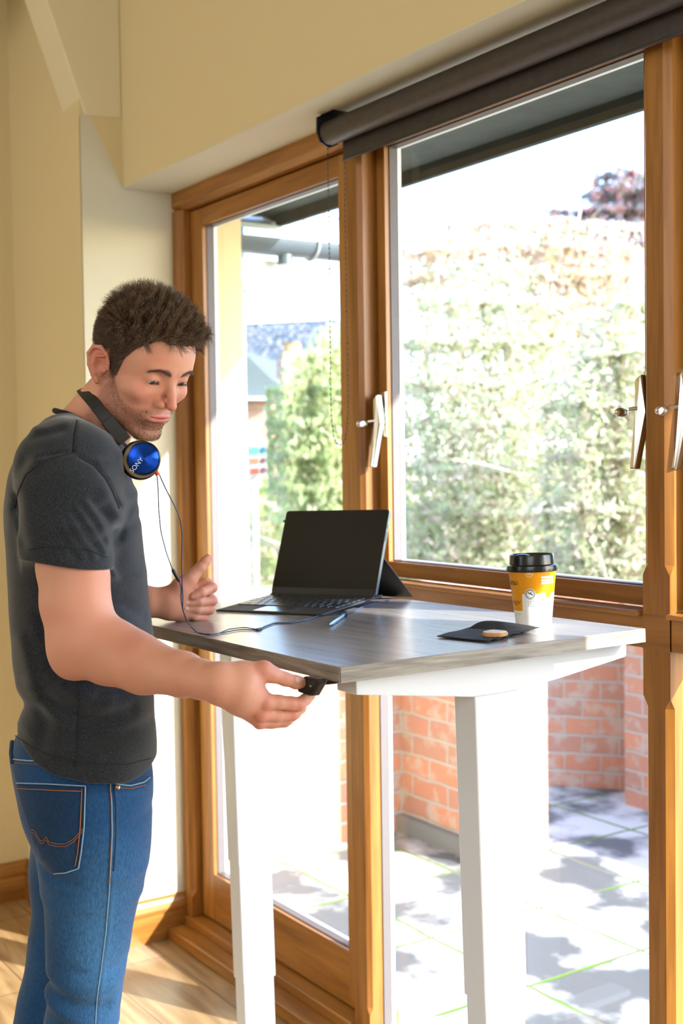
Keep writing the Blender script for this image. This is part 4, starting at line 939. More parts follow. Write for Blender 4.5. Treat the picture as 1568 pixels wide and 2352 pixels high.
FOLDS = [([(196, 1150), (225, 1190), (250, 1240)], .0030, .0055), ([(178, 1165), (212, 1215), (240, 1262)], .0030, .0055), ([(160, 1180), (190, 1235), (215, 1268)], .0028, .006), ([(140, 1190), (160, 1230), (190, 1268)], .0024, .006), ([(210, 1145), (236, 1176), (250, 1195)], -.0018, .005), ([(290, 1030), (270, 1060), (230, 1062)], .002, .008), ([(310, 1160), (290, 1200), (275, 1240)], -.002, .006), ([(80, 985), (110, 985), (150, 970)], .003, .008), ([(70, 1010), (100, 1000), (140, 990)], -.002, .007), ([(30, 1150), (55, 1090), (90, 1050)], .003, .009), ([(272, 1168), (262, 1205), (250, 1262)], -.0012, .008), ([(268, 1190), (225, 1210), (175, 1215)], .0035, .010), ([(262, 1215), (225, 1240), (170, 1262)], -.0030, .008), ([(240, 1130), (262, 1170), (285, 1205)], .0025, .009),
         ([(255, 1150), (215, 1175), (170, 1185)], -.0028, .008), ([(36, 1140), (45, 1200), (58, 1250)], -.0045, .009), ([(270, 1175), (300, 1150), (318, 1135)], .0035, .010), ([(262, 1240), (290, 1215), (318, 1195)], -.0030, .009),
         ([(240, 1330), (285, 1320), (330, 1330)], .0025, .010), ([(238, 1380), (280, 1390), (335, 1430)], -.003, .010), ([(236, 1420), (290, 1450), (345, 1490)], .003, .012),
         ([(45, 1590), (85, 1625), (105, 1680), (95, 1720)], -.0035, .012), ([(60, 1600), (110, 1640), (160, 1660)], .005, .012), ([(100, 1610), (160, 1650), (230, 1660), (300, 1640)], -.004, .012), ([(60, 1700), (130, 1735), (220, 1740)], .003, .012),
         ([(180, 1690), (260, 1700), (350, 1680)], -.003, .012), ([(120, 1560), (180, 1600), (250, 1615)], .004, .012), ([(45, 1480), (60, 1540), (75, 1590)], .004, .012), ([(95, 1420), (115, 1500), (125, 1560)], -.004, .012), ([(350, 1560), (300, 1590), (230, 1600)], -.004, .010),
         ([(60, 1060), (40, 1110), (32, 1170)], -.004, .010), ([(90, 1050), (140, 1042), (168, 1040)], -.0018, .0035), ([(168, 1040), (170, 1000), (178, 968)], -.0018, .003), ([(182, 1050), (215, 1068), (245, 1105), (272, 1160)], -.002, .0035)]
def cloth_noise(p, s, a):
    return a*(np.sin(p[:, 0]*31*s+2.1*np.sin(p[:, 2]*17*s))*np.sin(p[:, 2]*23*s+1.7*np.sin(p[:, 1]*19*s))+.5*np.sin(p[:, 2]*47*s+p[:, 0]*39*s+2*np.sin(p[:, 1]*21*s)))
HEM = [(20, 1688), (45, 1712), (80, 1740), (120, 1757), (200, 1772), (290, 1777), (330, 1770), (362, 1750)]
hemL = np.array([LP_(x, y, .10) for x, y in HEM])
slv_ax = SLV[-1][0]-SLV[-3][0]; slv_ax = slv_ax/np.linalg.norm(slv_ax)
slv_c = LP_(157, 1296, .2); sl_n = np.cross(LP_(243, 1307, .2)-LP_(70, 1291, .2), [0, 1, 0]); sl_n /= np.linalg.norm(sl_n)
if sl_n[2] > 0: sl_n = -sl_n
def shirt_outer(p):
    d = loft_d(p, SH, 2.25)
    sl = chain(p, SLV, .02); sl = smax(sl, (p-slv_c)@sl_n, .003)
    d = smin(d, sl, .035)
    d = smin(d, smax(chain(p, SLL, .02), -(p[:, 2]-SLL[-1][0][2]), .003), .035)
    ss = cone(p, LP_(165, 1030, .03), LP_(158, 1065, .14), .058, .058); d = smin(d, ss, .04)
    ss = cone(p, LP_(165, 1030, -.03), LP_(158, 1065, -.14), .058, .058); d = smin(d, ss, .04)
    for L, a, wd in FOLDS: d = d-line_fold(p, L, a*1.35, wd)
    return d-cloth_noise(p, 1, .0016)-cloth_noise(p+.3, .45, .0022)
def torso_in(p): return np.minimum(loft_d(p, SH, 2.2, -.022), 9)
def neck_d(p, g=0): return cone(p, NK0, NK1, .064+g, .056+g)
def jeans_d(p):
    hip = loft_d(p, HP, 2.2)
    d = smin(smin(loft_d(p, LR, 2.1), loft_d(p, LL, 2.1), .012), hip, .03)
    for L, a, wd in JF: d = d-line_fold(p, L, a, wd, .12)
    return d-cloth_noise(p, 1.2, .0009)
JF = [([(100, 2290), (160, 2310), (220, 2330), (262, 2345)], .006, .010), ([(112, 2265), (170, 2285), (240, 2290)], -.006, .009), ([(115, 2235), (180, 2250), (270, 2240)], .0035, .010), ([(330, 1990), (290, 2000), (265, 2000)], .003, .009), ([(98, 1985), (130, 2010), (170, 2005)], -.005, .010), ([(150, 2200), (200, 2215), (280, 2200)], -.003, .009), ([(345, 1860), (300, 1880), (262, 1880)], -.002, .009), ([(262, 1800), (260, 1900), (255, 2000), (248, 2120), (232, 2230), (222, 2352)], .0022, .0035)]
def shirt_d(p):
    d = shirt_outer(p)
    hz = np.interp(p[:, 0], hemL[:, 0], hemL[:, 2]); d = smax(d, hz-p[:, 2], .002)
    arm = chain(p, ARM)-.0035; d = np.maximum(d, -np.maximum(arm, -(p-slv_c)@sl_n-.035))
    # neck opening
    nc = cone(p, NK0+np.array([-.006, 0, -.004]), NK1+np.array([0, 0, .06]), .0675, .085)
    d = smax(d, -nc, .003)
    pl = (p-LP_(160, 950, 0))@np.array(NPL); d = smax(d, pl, .003)
    return d
cA, cB = LP_(150, 944, 0), LP_(292, 1022, 0); t_ = (cB-cA)/np.linalg.norm(cB-cA); NPL = (-t_[2], 0, t_[0])
# ---- hands
wc_ = float(W2L(DK(atside(700, 1572, 1, -.030)))[1])
def HR(x, y, dw, r): return (LP_(x, y, wc_+dw), r)
WR = HR(503, 1571, 0, .0240)
ARM[-1] = WR; ARM[-2] = (LP_(465, 1561, .320+(wc_-.335)*.8), .0262); ARM[-3] = (LP_(420, 1549, .300+(wc_-.335)*.6), .0310); ARM[-4] = (LP_(330, 1529, .264+(wc_-.335)*.35), .0405)
def rhand_d(p):
    palm = None
    for ch_ in ([HR(510, 1562, 0, .0185), HR(560, 1570, .004, .0195), HR(606, 1608, 0, .0120)], [HR(510, 1572, 0, .0200), HR(556, 1592, .003, .0215), HR(602, 1628, -.003, .0110)], [HR(510, 1580, -.002, .0185), HR(552, 1604, -.006, .0180), HR(596, 1646, -.014, .0098)], [HR(510, 1586, -.006, .0150), HR(548, 1612, -.014, .0140), HR(594, 1656, -.028, .0092)],
                [HR(512, 1558, -.004, .0180), HR(560, 1548, -.004, .0160), HR(606, 1539, 0, .0110)]):
        e = chain(p, ch_, .01); palm = e if palm is None else smin(palm, e, .016)
    th = chain(p, [HR(606, 1541, .002, .0112), HR(625, 1549, .001, .0114), HR(655, 1560, -.002, .0095), HR(680, 1567, -.004, .0094), HR(691, 1567.5, -.006, .0080)], .004)
    th = smin(th, sph(p, HR(606, 1537, .006, 0)[0], .0105), .008)
    F = [[HR(611, 1612, .004, .0116), HR(640, 1613, .002, .0101), HR(668, 1616, -.001, .0097), HR(687, 1617.5, -.004, .0097), HR(701, 1607, -.014, .0084), HR(712, 1598, -.022, .0073)],
         [HR(600, 1639, -.001, .0106), HR(638, 1643, -.007, .0088), HR(672, 1641, -.013, .0088), HR(689, 1627, -.028, .0080), HR(696, 1608, -.034, .0070)],
         [HR(596, 1655, -.012, .0090), HR(630, 1656, -.020, .0078), HR(661, 1652, -.027, .0080), HR(679, 1639, -.040, .0074), HR(686, 1620, -.046, .0066)],
         [HR(597, 1660, -.026, .0080), HR(625, 1664, -.033, .0066), HR(653, 1661, -.038, .0070), HR(667, 1650, -.048, .0066), HR(674, 1634, -.052, .0060)]]
    d = smin(palm, th, .008)
    for i, f_ in enumerate(F):
        e = chain(p, f_, .003); e = smin(e, sph(p, f_[0][0]+np.array([-.001, .002, .0]), f_[0][1]*.96), .006)
        d = smin(d, e, .0028)
    return d
def rarm_d(p):
    a = chain(p, ARM, .012)
    a = smin(a, sph(p, LP_(166, 1518, .205), .026), .03)
    a = smin(a, cone(p, LP_(215, 1455, .232), LP_(300, 1500, .262), .034, .030), .03)
    a = smin(a, cone(p, LP_(196, 1330, .215), LP_(200, 1390, .22), .034, .030), .03)
    return smin(a, rhand_d(p), .016)
hl_w = float(W2L(atd(398, 1430, float((DK(atdesk(398, 1428, 0))-CAM)@CM[2])))[1])
def HL(x, y, dw, r): return (LP_(x, y, hl_w+dw), r)
def larm_d(p):
    a = chain(p, [(LP_(156, 1090, -.15), .052), (LP_(175, 1390, -.235), .045), HL(300, 1378, -.01, .036), HL(345, 1383, 0, .0270), HL(384, 1385, 0, .0252)], .012)
    palm = chain(p, [HL(390, 1385, 0, .0265), HL(415, 1380, -.004, .0270), HL(445, 1368, -.010, .0225)], .01)
    palm = smin(palm, chain(p, [HL(392, 1400, .004, .0195), HL(425, 1406, -.002, .0180), HL(448, 1400, -.012, .0160)], .01), .014)
    palm = smin(palm, chain(p, [HL(395, 1372, .006, .0220), HL(416, 1348, .010, .0175), HL(436, 1330, .012, .0135)], .01), .014)
    d = smin(a, palm, .014)
    th = chain(p, [HL(436, 1330, .012, .0128), HL(450, 1314, .012, .0108), HL(461, 1303, .012, .0104), HL(471, 1290, .010, .0092), HL(477, 1281, .008, .0070)], .004)
    d = smin(d, th, .010)
    F = [[HL(456, 1348, -.016, .0130), HL(474, 1340, -.012, .0112), HL(487, 1350, .000, .0096), HL(464, 1361, .018, .0092), HL(446, 1369, .021, .0080)],
         [HL(456, 1366, -.018, .0125), HL(476, 1366, -.012, .0110), HL(487, 1380, .000, .0096), HL(458, 1383, .016, .0088), HL(437, 1386, .018, .0074)],
         [HL(454, 1384, -.018, .0120), HL(470, 1388, -.012, .0105), HL(481, 1401, .000, .0092), HL(454, 1401, .014, .0084), HL(434, 1399, .015, .0070)],
         [HL(448, 1398, -.018, .0115), HL(460, 1406, -.012, .0098), HL(468, 1420, .000, .0082), HL(447, 1416, .012, .0074), HL(434, 1412, .012, .0064)]]
    for f_ in F: d = smin(d, chain(p, f_, .003), .0032)
    return d
# ---- head in its own frame (millimetres): x to his right, y forward, z up
RH = np.array([[0.2431, 0.8271, 0.5068], [-0.97, 0.2061, 0.1289], [0.0021, -0.5229, 0.8524]]); TH_ = np.array([-1.9271, .8693, 1.5758]); SHD = .936/1000
def H2W(q): return TH_+(np.asarray(q)*SHD)@RH.T
def W2H(p): return ((np.asarray(p)-TH_)@RH)/SHD
NB = W2H(L2W(NK0)); NB2 = W2H(L2W(NK1))
def cran(p): return smin(ell(p, (0, -6, 46), (75, 97, 82)), ell(p, (0, 30, 50), (66, 63, 62)), 20)
def head_d(p):
    q = p.copy(); q[:, 0] = np.abs(q[:, 0]); ax_ = q
    d = cran(p)
    d = smin(d, ell(p, (0, 42, -8), (60, 50, 62)), 22)
    d = smin(d, ell(p, (0, 40, -52), (47, 46, 36)), 20)
    d = smin(d, cone(ax_, (50, 4, -48), (17, 74, -82), 15, 12.5), 16)
    d = smin(d, ell(p, (0, 80, -82), (17, 12, 13)), 12)
    d = smin(d, ell(ax_, (44, 58, -4), (20, 24, 17)), 14)              # cheek bones
    d = smin(d, cone(ax_, (10, 86, 44), (36, 77, 45), 7.5, 7), 12)      # brow ridge
    d = smax(d, -sph(ax_, (31, 100, 24), 17.5), 12)                    # eye sockets
    d = smin(d, ell(p, (0, 76, -42), (30, 22, 22)), 14)                # muzzle
    # nose
    ns = cone(p, (0, 88, 30), (0, 104, 6), 6.2, 7.0); ns = smin(ns, cone(p, (0, 104, 6), (0, 113, -9), 7.0, 8.6), 5)
    ns = smin(ns, ell(ax_, (13.0, 98.5, -13.5), (7.2, 10, 7.6)), 4.5); d = smin(d, ns, 8)
    d = smax(d, -ell(ax_, (6.0, 106, -20.5), (3.4, 5.5, 3.6)), 2.5)
    # lips
    d = smin(d, ell(p, (0, 95, -37.5), (21, 6.6, 4.2)), 4); d = smin(d, ell(p, (0, 94, -46.5), (18.5, 7.2, 5.2)), 4)
    d = smax(d, -(ell(p, (0, 103, -41.6), (22, 9, 1.2))), 1.6)
    d = smax(d, -ell(p, (0, 102, -58), (19, 9, 5.5)), 8)
    d = smax(d, -ell(p, (0, 107, -28), (3, 5, 7)), 3)
    # lids over the eyeballs
    lid = sph(ax_, (31.5, 73.5, 25), 14.0); slit = ell(ax_, (31.5, 88, 19.2), (12.6, 14, 5.3))
    d = smin(d, lid, 4.5)
    d = smax(d, -slit, .8)
    # ears
    e1_ = [((73, 12, 6), 3.0), ((77, 13, 18), 3.0), ((82, 6, 30), 3.4), ((87, -8, 36), 3.6), ((91, -22, 30), 3.6), ((92, -28, 14), 3.4), ((88, -22, -4), 3.4), ((82, -10, -18), 4.0), ((77, -1, -26), 4.6)]
    er = chain(ax_, e1_, 2)
    c_, s_ = math.cos(.42), -math.sin(.42); Re = np.array([[c_, s_, 0], [-s_, c_, 0], [0, 0, 1]])
    pl = ell(ax_, (80.5, -7, 8), (4.0, 20, 27), Re); er = smin(er, pl, 4)
    er = smin(er, chain(ax_, [((84, 2, 24), 2.4), ((87, -12, 18), 3.0), ((86, -14, 2), 3.0), ((82, -6, -12), 3.0)], 2), 3)
    er = smin(er, ell(ax_, (79, 8, 0), (4, 4.5, 6)), 3)
    er = smax(er, -ell(ax_, (85.5, -2, 4), (6, 7, 10), Re), 3)
    d = smin(d, er, 4.5)
    nk = cone(p, NB, (0, -18, -30), .064/SHD, 50); d = smin(d, nk, 20)
    d = smin(d, cone(p, (48, -20, -30), NB+np.array([30, 60, 10]), 13, 10), 16)
    return d
def hairline(p):
    """positive where hair grows"""
    ya = np.array([-120, -60, -34, -22, -14, 0, 8, 11, 25, 32, 40, 50, 60, 69, 110]); za = np.array([-40, -40, -32, -5, 36, 40, 34, -8, -4, 18, 38, 58, 78, 91, 96.0])
    return p[:, 2]-np.interp(p[:, 1], ya, za)-2.5*np.sin(p[:, 0]*.35+p[:, 1]*.2)
def beardmask(p):
    q = np.abs(p[:, 0]); s = lambda a, b, x: np.clip((x-a)/(b-a), 0, 1)
    up = np.interp(p[:, 1], [-30, 5, 20, 40, 60, 75, 88, 120], [-30, 5, 2, -22, -33, -34, -25, -24])
    m = s(0, 9, up-p[:, 2])*s(-4, 8, p[:, 1])*s(0, 12, p[:, 2]+104)
    lips = np.clip(2.2*(1.25-(q/25)**2-((p[:, 2]+42)/8.5)**2), 0, 1)*(p[:, 1] > 80); m = m*(1-lips)
    front = (p[:, 1] > 70)*(q < 26)*(p[:, 2] < -50)
    return np.clip(m*(.75+.35*front), 0, 1)
def lerp(a, b, t): return a+(b-a)*t[:, None]
SK = np.array(srgb(214, 156, 130)[:3]); SKR = np.array(srgb(198, 104, 88)[:3]); SKD = np.array(srgb(186, 128, 98)[:3])
def skin_noise(p, s):
    return .5+.25*np.sin(p[:, 0]*s+2*np.sin(p[:, 1]*s*.7))+.25*np.sin(p[:, 2]*s*1.1+1.5*np.sin(p[:, 0]*s*.6))
def head_col(p):
    q = np.abs(p[:, 0]); g = lambda c, r: np.exp(-(((p-np.array(c))/r)**2).sum(1)); ga = lambda c, r: np.exp(-((np.stack([q, p[:, 1], p[:, 2]], 1)-np.array(c))**2/np.array(r, float)**2).sum(1))
    c = np.tile(SK, (len(p), 1)); n_ = skin_noise(p, .09)
    red = .32*ga((44, 62, -8), (22, 30, 18))+.5*g((0, 112, -10), 16)+.55*ga((84, -8, 8), (14, 26, 32))+.25*n_
    c = lerp(c, SKR, np.clip(red, 0, .85))
    hm = np.clip(hairline(p)/5+.5, 0, 1)*(q < 78)*(cran(p) < 8); c = lerp(c, np.array(srgb(44, 32, 24)[:3]), hm*.92)
    bm = beardmask(p)*(.68+.3*np.sin(p[:, 0]*1.9)*np.sin(p[:, 2]*2.3+p[:, 1])); c = lerp(c, np.array(srgb(98, 66, 48)[:3]), np.clip(bm, 0, 1)*.72)
    lip = np.clip(1.6-((p[:, 0]/21)**2+((p[:, 2]+42)/8.6)**2)*1.5, 0, 1)*(p[:, 1] > 88); c = lerp(c, np.array(srgb(196, 102, 100)[:3]), lip*.9)
    dk = ga((31, 88, 17), (14, 8, 4)); c = lerp(c, np.array(srgb(150, 92, 74)[:3]), dk*.35)
    return c
def body_col(p, kn=()):
    c = np.tile(SK, (len(p), 1)); n_ = skin_noise(p*1000, .05); c = lerp(c, SKR, .22*n_)
    for k in kn: c = lerp(c, SKR, .40*np.exp(-(np.linalg.norm(p-k, axis=1)/.013)**2))
    return c
# ---- assemble the continuous body mesh
VV, QQ, CC = [], [], []; nv = 0
def addpart(P, Q, c):
    global nv
    VV.append(P); QQ.append(Q+nv); CC.append(c); nv += len(P)
P, Q = surface_net(lambda p: head_d(p), (-100, -118, -150), (102, 128, 136), 1.7)
keep = P; addpart(H2W(P), Q, head_col(P))
kr = [HR(612, 1614, .010, 0)[0], HR(602, 1640, .008, 0)[0], HR(597, 1660, 0, 0)[0], HR(607, 1534, .012, 0)[0], HR(684, 1622, .004, 0)[0], HR(672, 1642, -.006, 0)[0]]
elo = ARM[0][0]-.07; aL = np.array([q for q, _ in ARM])
P, Q = surface_net(rarm_d, aL.min(0)-.075, np.array([LP_(715, 1600, wc_)[0]+.02, aL[:, 1].max()+.05, aL[:, 2].max()+.06]), .0021)
addpart(L2W(P), Q, body_col(P, kr))
l0 = LP_(156, 1090, -.15); l1 = HL(500, 1260, 0, 0)[0]
P, Q = surface_net(larm_d, (l0[0]-.08, min(-.29, hl_w-.07), HL(480, 1435, 0, 0)[0][2]-.03), (l1[0]+.02, hl_w+.06, l0[2]+.06), .0021)
kl = [HL(490, 1348, .004, 0)[0], HL(490, 1380, .004, 0)[0], HL(484, 1402, .004, 0)[0], HL(470, 1421, .004, 0)[0], HL(477, 1283, .008, 0)[0]]
addpart(L2W(P), Q, body_col(P, kl))
P, Q = surface_net(lambda p: np.minimum(np.maximum(torso_in(p), p[:, 2]-LP_(200, 985, 0)[2]), jeans_d(p)+.008), (-.22, -.22, .10), (.24, .22, 1.52), .012)
addpart(L2W(P), Q, body_col(P))
PERSON_V = np.vstack(VV); Q = np.vstack(QQ); m = MB(); m.v = [PERSON_V]; m.f = [tuple(q) for q in Q.tolist()]; m.n = len(PERSON_V)
org = L2W((0, 0, 0)); 
M_skin = vcol('skin', .5, bump=.25, bscale=420, spec=.35, sss=.12)
MAN = m.build('person', M_skin, None, smooth='all', col=np.vstack(CC), fixn=False, at=org)
tag(MAN, 'person in charcoal t-shirt and blue jeans standing at the desk, head bowed, thumb raised', 'person')
def part_sdf(name, f, lo, hi, h, mat, colf=None, world=L2W):
    P, Q = surface_net(f, lo, hi, h); m = MB(); m.v = [world(P)]; m.f = [tuple(q) for q in Q.tolist()]; m.n = len(P)
    return m.build(name, mat, MAN, smooth='all', col=None if colf is None else colf(P), fixn=False)
# ------------------------------------------------------------------ clothes
def sdf_hit(pts, f, near=1.2, lift=0.0):
    """where sight lines through the given image positions meet a surface (body frame)"""
    D = np.array([ray(x, y) for x, y in pts]); t = np.full(len(D), near)
    for _ in range(70):
        P = W2L(CAM+D*t[:, None]); d = f(P); t = t+np.clip(d, -.01, .2)*.7
    P = W2L(CAM+D*t[:, None])
    if lift:
        e = 1e-3; g = np.stack([f(P+np.eye(3)[k]*e)-f(P-np.eye(3)[k]*e) for k in range(3)], 1); g /= np.linalg.norm(g, axis=1)[:, None]+1e-9; P = P+g*lift
    return P
def heather(P):
    return None
def tee_mat():
    m, n, p = newmat('charcoal_jersey'); p.inputs['Roughness'].default_value = .92; p.inputs['Specular IOR Level'].default_value = .2; p.inputs['Sheen Weight'].default_value = .25
    tc = n.nodes.new('ShaderNodeTexCoord'); t = n.nodes.new('ShaderNodeTexNoise'); t.inputs['Scale'].default_value = 420; t.inputs['Detail'].default_value = 2; n.links.new(tc.outputs['Object'], t.inputs['Vector'])
    mp = n.nodes.new('ShaderNodeMapping'); mp.inputs['Scale'].default_value = (1, 1, .35); n.links.new(tc.outputs['Object'], mp.inputs[0])
    t2 = n.nodes.new('ShaderNodeTexNoise'); t2.inputs['Scale'].default_value = 820; t2.inputs['Detail'].default_value = 4; n.links.new(mp.outputs[0], t2.inputs['Vector'])
    r = n.nodes.new('ShaderNodeValToRGB'); e = r.color_ramp.elements; e[0].position = .35; e[0].color = srgb(24, 26, 30); e[1].position = .60; e[1].color = srgb(42, 46, 52); k = e.new(.78); k.color = srgb(66, 71, 78)
    n.links.new(t2.outputs['Fac'], r.inputs[0]); n.links.new(r.outputs[0], p.inputs['Base Color'])
    b = n.nodes.new('ShaderNodeBump'); b.inputs['Strength'].default_value = .25; b.inputs['Distance'].default_value = .0006; n.links.new(t.outputs['Fac'], b.inputs['Height']); n.links.new(b.outputs[0], p.inputs['Normal'])
    return m
M_tee = tee_mat()
zt = LP_(200, 925, 0)[2]
TEE = part_sdf('t_shirt', shirt_d, (-.20, -.30, LP_(200, 1800, .1)[2]), (.16, .30, zt+.01), .0034, M_tee)
def denim_mat():
    m, n, p = newmat('blue_denim'); p.inputs['Roughness'].default_value = .85; p.inputs['Specular IOR Level'].default_value = .25; p.inputs['Sheen Weight'].default_value = .15
    a = n.nodes.new('ShaderNodeAttribute'); a.attribute_name = 'Col'
    tc = n.nodes.new('ShaderNodeTexCoord'); mp = n.nodes.new('ShaderNodeMapping'); mp.inputs['Scale'].default_value = (1, 1, .25); n.links.new(tc.outputs['Object'], mp.inputs[0])
    t = n.nodes.new('ShaderNodeTexNoise'); t.inputs['Scale'].default_value = 520; t.inputs['Detail'].default_value = 4; n.links.new(mp.outputs[0], t.inputs['Vector'])
    r = n.nodes.new('ShaderNodeValToRGB'); r.color_ramp.elements[0].position = .3; r.color_ramp.elements[0].color = (.55, .6, .66, 1); r.color_ramp.elements[1].position = .7; r.color_ramp.elements[1].color = (1.25, 1.2, 1.15, 1)
    n.links.new(t.outputs['Fac'], r.inputs[0])
    mx = n.nodes.new('ShaderNodeMix'); mx.data_type = 'RGBA'; mx.blend_type = 'MULTIPLY'; mx.inputs[0].default_value = 1; n.links.new(a.outputs['Color'], mx.inputs[6]); n.links.new(r.outputs[0], mx.inputs[7]); n.links.new(mx.outputs[2], p.inputs['Base Color'])
    b = n.nodes.new('ShaderNodeBump'); b.inputs['Strength'].default_value = .3; b.inputs['Distance'].default_value = .0006; n.links.new(t.outputs['Fac'], b.inputs['Height']); n.links.new(b.outputs[0], p.inputs['Normal'])
    return m
M_den = denim_mat()
def denim_col(P, base=1.0):
    c0, c1, c2 = [np.array(srgb(*q)[:3]) for q in ((18, 48, 84), (32, 88, 140), (84, 142, 190))]
    zk, zh = .50, .90; n_ = .5+.25*np.sin(P[:, 2]*21+3*np.sin(P[:, 0]*14))+.25*np.sin(P[:, 0]*33+P[:, 1]*29+2*np.sin(P[:, 2]*17))
    uc = np.interp(P[:, 2], [0, .5, .85, 1], [-.02, .0, .0, .02])
    fade = np.exp(-((P[:, 0]-uc-.028)/.055)**2)*np.clip((.86-P[:, 2])/.15, 0, 1)*np.clip((P[:, 2]-.2)/.25, 0, 1)
    c = lerp(np.tile(c0, (len(P), 1)), c1, np.clip(.30+.35*n_, 0, 1)); c = lerp(c, c2, np.clip(fade*(.55+.35*n_), 0, 1)*.75)
    return np.clip(c*base, 0, 1)
JN = part_sdf('jeans', lambda p: np.maximum(jeans_d(p), np.maximum(.065-p[:, 2], p[:, 2]-LP_(200, 1668, .1)[2])), (-.22, -.24, .05), (.20, .24, LP_(200, 1660, .1)[2]), .0042, M_den, denim_col)
# shoes, standing on the floor below the frame
def shoe(w, lf):
    f = lambda p: smin(ell(p, (lf+.055, w, .035), (.130, .047, .036)), ell(p, (lf-.01, w, .06), (.055, .042, .05)), .03)
    g = lambda p: np.maximum(f(p), .002-p[:, 2])
    return part_sdf('shoe', g, (lf-.10, w-.07, 0), (lf+.21, w+.07, .13), .006, plain('grey_canvas_shoe', srgb(70, 72, 76), .8))
shoe(.10, LP_(165, 3060, .10)[0]); shoe(-.10, LP_(84, 2900, -.10)[0])
def poly_panel(name, poly, f, mat, parent, lift, n=34, edge=None, col=None):
    """cloth patch following the surface below it, outline given in image positions"""
    poly = np.array(poly, float); x0, y0 = poly.min(0)-1; x1, y1 = poly.max(0)+1
    xs = np.linspace(x0, x1, n); ys = np.linspace(y0, y1, n); gx, gy = np.meshgrid(xs, ys, indexing='ij')
    def inside(px, py):
        c = np.zeros(px.shape, bool); j = len(poly)-1
        for i in range(len(poly)):
            xi, yi = poly[i]; xj, yj = poly[j]; k = ((yi > py) != (yj > py)) & (px < (xj-xi)*(py-yi)/(yj-yi+1e-12)+xi); c ^= k; j = i
        return c
    P0 = sdf_hit(list(zip(gx.ravel(), gy.ravel())), f, lift=lift)
    cx, cy = (gx[:-1, :-1]+gx[1:, 1:])/2, (gy[:-1, :-1]+gy[1:, 1:])/2; ins = inside(cx, cy)
    idx = np.arange(n*n).reshape(n, n); fc = []
    for i in range(n-1):
        for j in range(n-1):
            if ins[i, j]: fc.append((idx[i, j], idx[i+1, j], idx[i+1, j+1], idx[i, j+1]))
    used = sorted({k for q in fc for k in q}); mp = {k: i for i, k in enumerate(used)}
    m = MB(); m.add(L2W(P0[used]), [tuple(mp[k] for k in q) for q in fc])
    o = m.build(name, mat, parent, smooth='all', col=None if col is None else col(P0[used]))
    md = o.modifiers.new('s', 'SOLIDIFY'); md.thickness = lift*1.3; md.offset = -1; return o
def seam(name, L, f, mat, parent, r=.0009, lift=.0005, n=60, wave=0, cum=None):
    L = np.array(L, float); s = np.r_[0, np.cumsum(np.hypot(*np.diff(L, axis=0).T))]; t = np.linspace(0, s[-1], n)
    pts = np.stack([np.interp(t, s, L[:, 0]), np.interp(t, s, L[:, 1])], 1)
    P = L2W(sdf_hit(pts, f, lift=lift)); m = MB(); m.tube(list(P), r, 6); return m.build(name, mat, parent, smooth='all')
M_thread = plain('tan_thread', srgb(150, 96, 56), .8); M_dthread = plain('navy_edge_denim', srgb(34, 62, 92), .85); M_lthread = plain('worn_denim_edge', srgb(128, 160, 186), .85)
PK = [(38, 1799), (196, 1806), (193, 1900), (186, 1960), (180, 1994), (150, 2004), (124, 2007), (104, 1998), (94, 1975), (92, 1955), (80, 1940), (64, 1890), (48, 1840)]
pocket = poly_panel('back_pocket', PK, jeans_d, M_den, JN, .0022, 60, col=lambda P: denim_col(P, .62))
jf = lambda p: jeans_d(p)-.0022
seam('pocket_stitching', [(40, 1811), (120, 1816), (186, 1818)], jf, M_thread, pocket); seam('pocket_stitching', [(188, 1812), (184, 1900), (178, 1960), (172, 1990)], jf, M_thread, pocket)
seam('pocket_edge', [(196, 1806), (193, 1900), (186, 1960), (180, 1995), (150, 2005), (124, 2007)], jf, M_lthread, pocket, r=.0012); seam('pocket_edge', [(38, 1799), (110, 1801), (196, 1806)], jf, M_lthread, pocket, r=.0012)
for dy in (0, 6): seam('pocket_embroidery', [(72, 1905+dy), (80, 1908+dy), (88, 1922+dy), (95, 1932+dy), (101, 1930+dy), (106, 1922+dy), (113, 1934+dy), (130, 1938+dy), (150, 1938+dy), (168, 1928+dy), (190, 1903+dy)], jf, M_thread, pocket, r=.0006)
seam('side_seam', [(251, 1780), (257, 1850), (258, 1920), (254, 2000), (250, 2060), (243, 2140), (232, 2230), (223, 2290), (219, 2352), (215, 2420)], jeans_d, M_lthread, JN, r=.0011)
seam('side_seam_stitching', [(251, 1782), (255, 1850), (256, 1920), (252, 2012)], lambda p: jeans_d(p)-.001, M_thread, JN, r=.0007)
seam('side_seam_edge', [(262, 1788), (266, 1850), (266, 1920), (261, 2000)], jeans_d, M_dthread, JN, r=.0013)
seam('front_pocket_edge', [(262, 1801), (300, 1805), (330, 1797), (344, 1786)], jeans_d, M_lthread, JN, r=.0014); seam('front_pocket_stitching', [(268, 1809), (300, 1812), (335, 1803)], jeans_d, M_thread, JN, r=.0007)
seam('waistband_edge', [(31, 1744), (60, 1747), (90, 1748), (130, 1757), (170, 1765)], jeans_d, M_lthread, JN, r=.0013); seam('waistband_stitching', [(31, 1751), (60, 1754), (100, 1756)], jeans_d, M_thread, JN, r=.0006)
seam('coin_pocket_seam', [(288, 1776), (284, 1800)], jeans_d, M_thread, JN, r=.0007)
seam('belt_loop', [(30, 1705), (28, 1730), (31, 1752)], jeans_d, M_dthread, JN, r=.0035, lift=.002, n=12)
seam('bar_tack', [(253, 2014), (251, 2026)], jeans_d, M_thread, JN, r=.0016, lift=.001, n=6)
rv = L2W(sdf_hit([(269, 1809)], jeans_d, lift=.001)[0]); nv_ = (CAM-rv)/np.linalg.norm(CAM-rv)
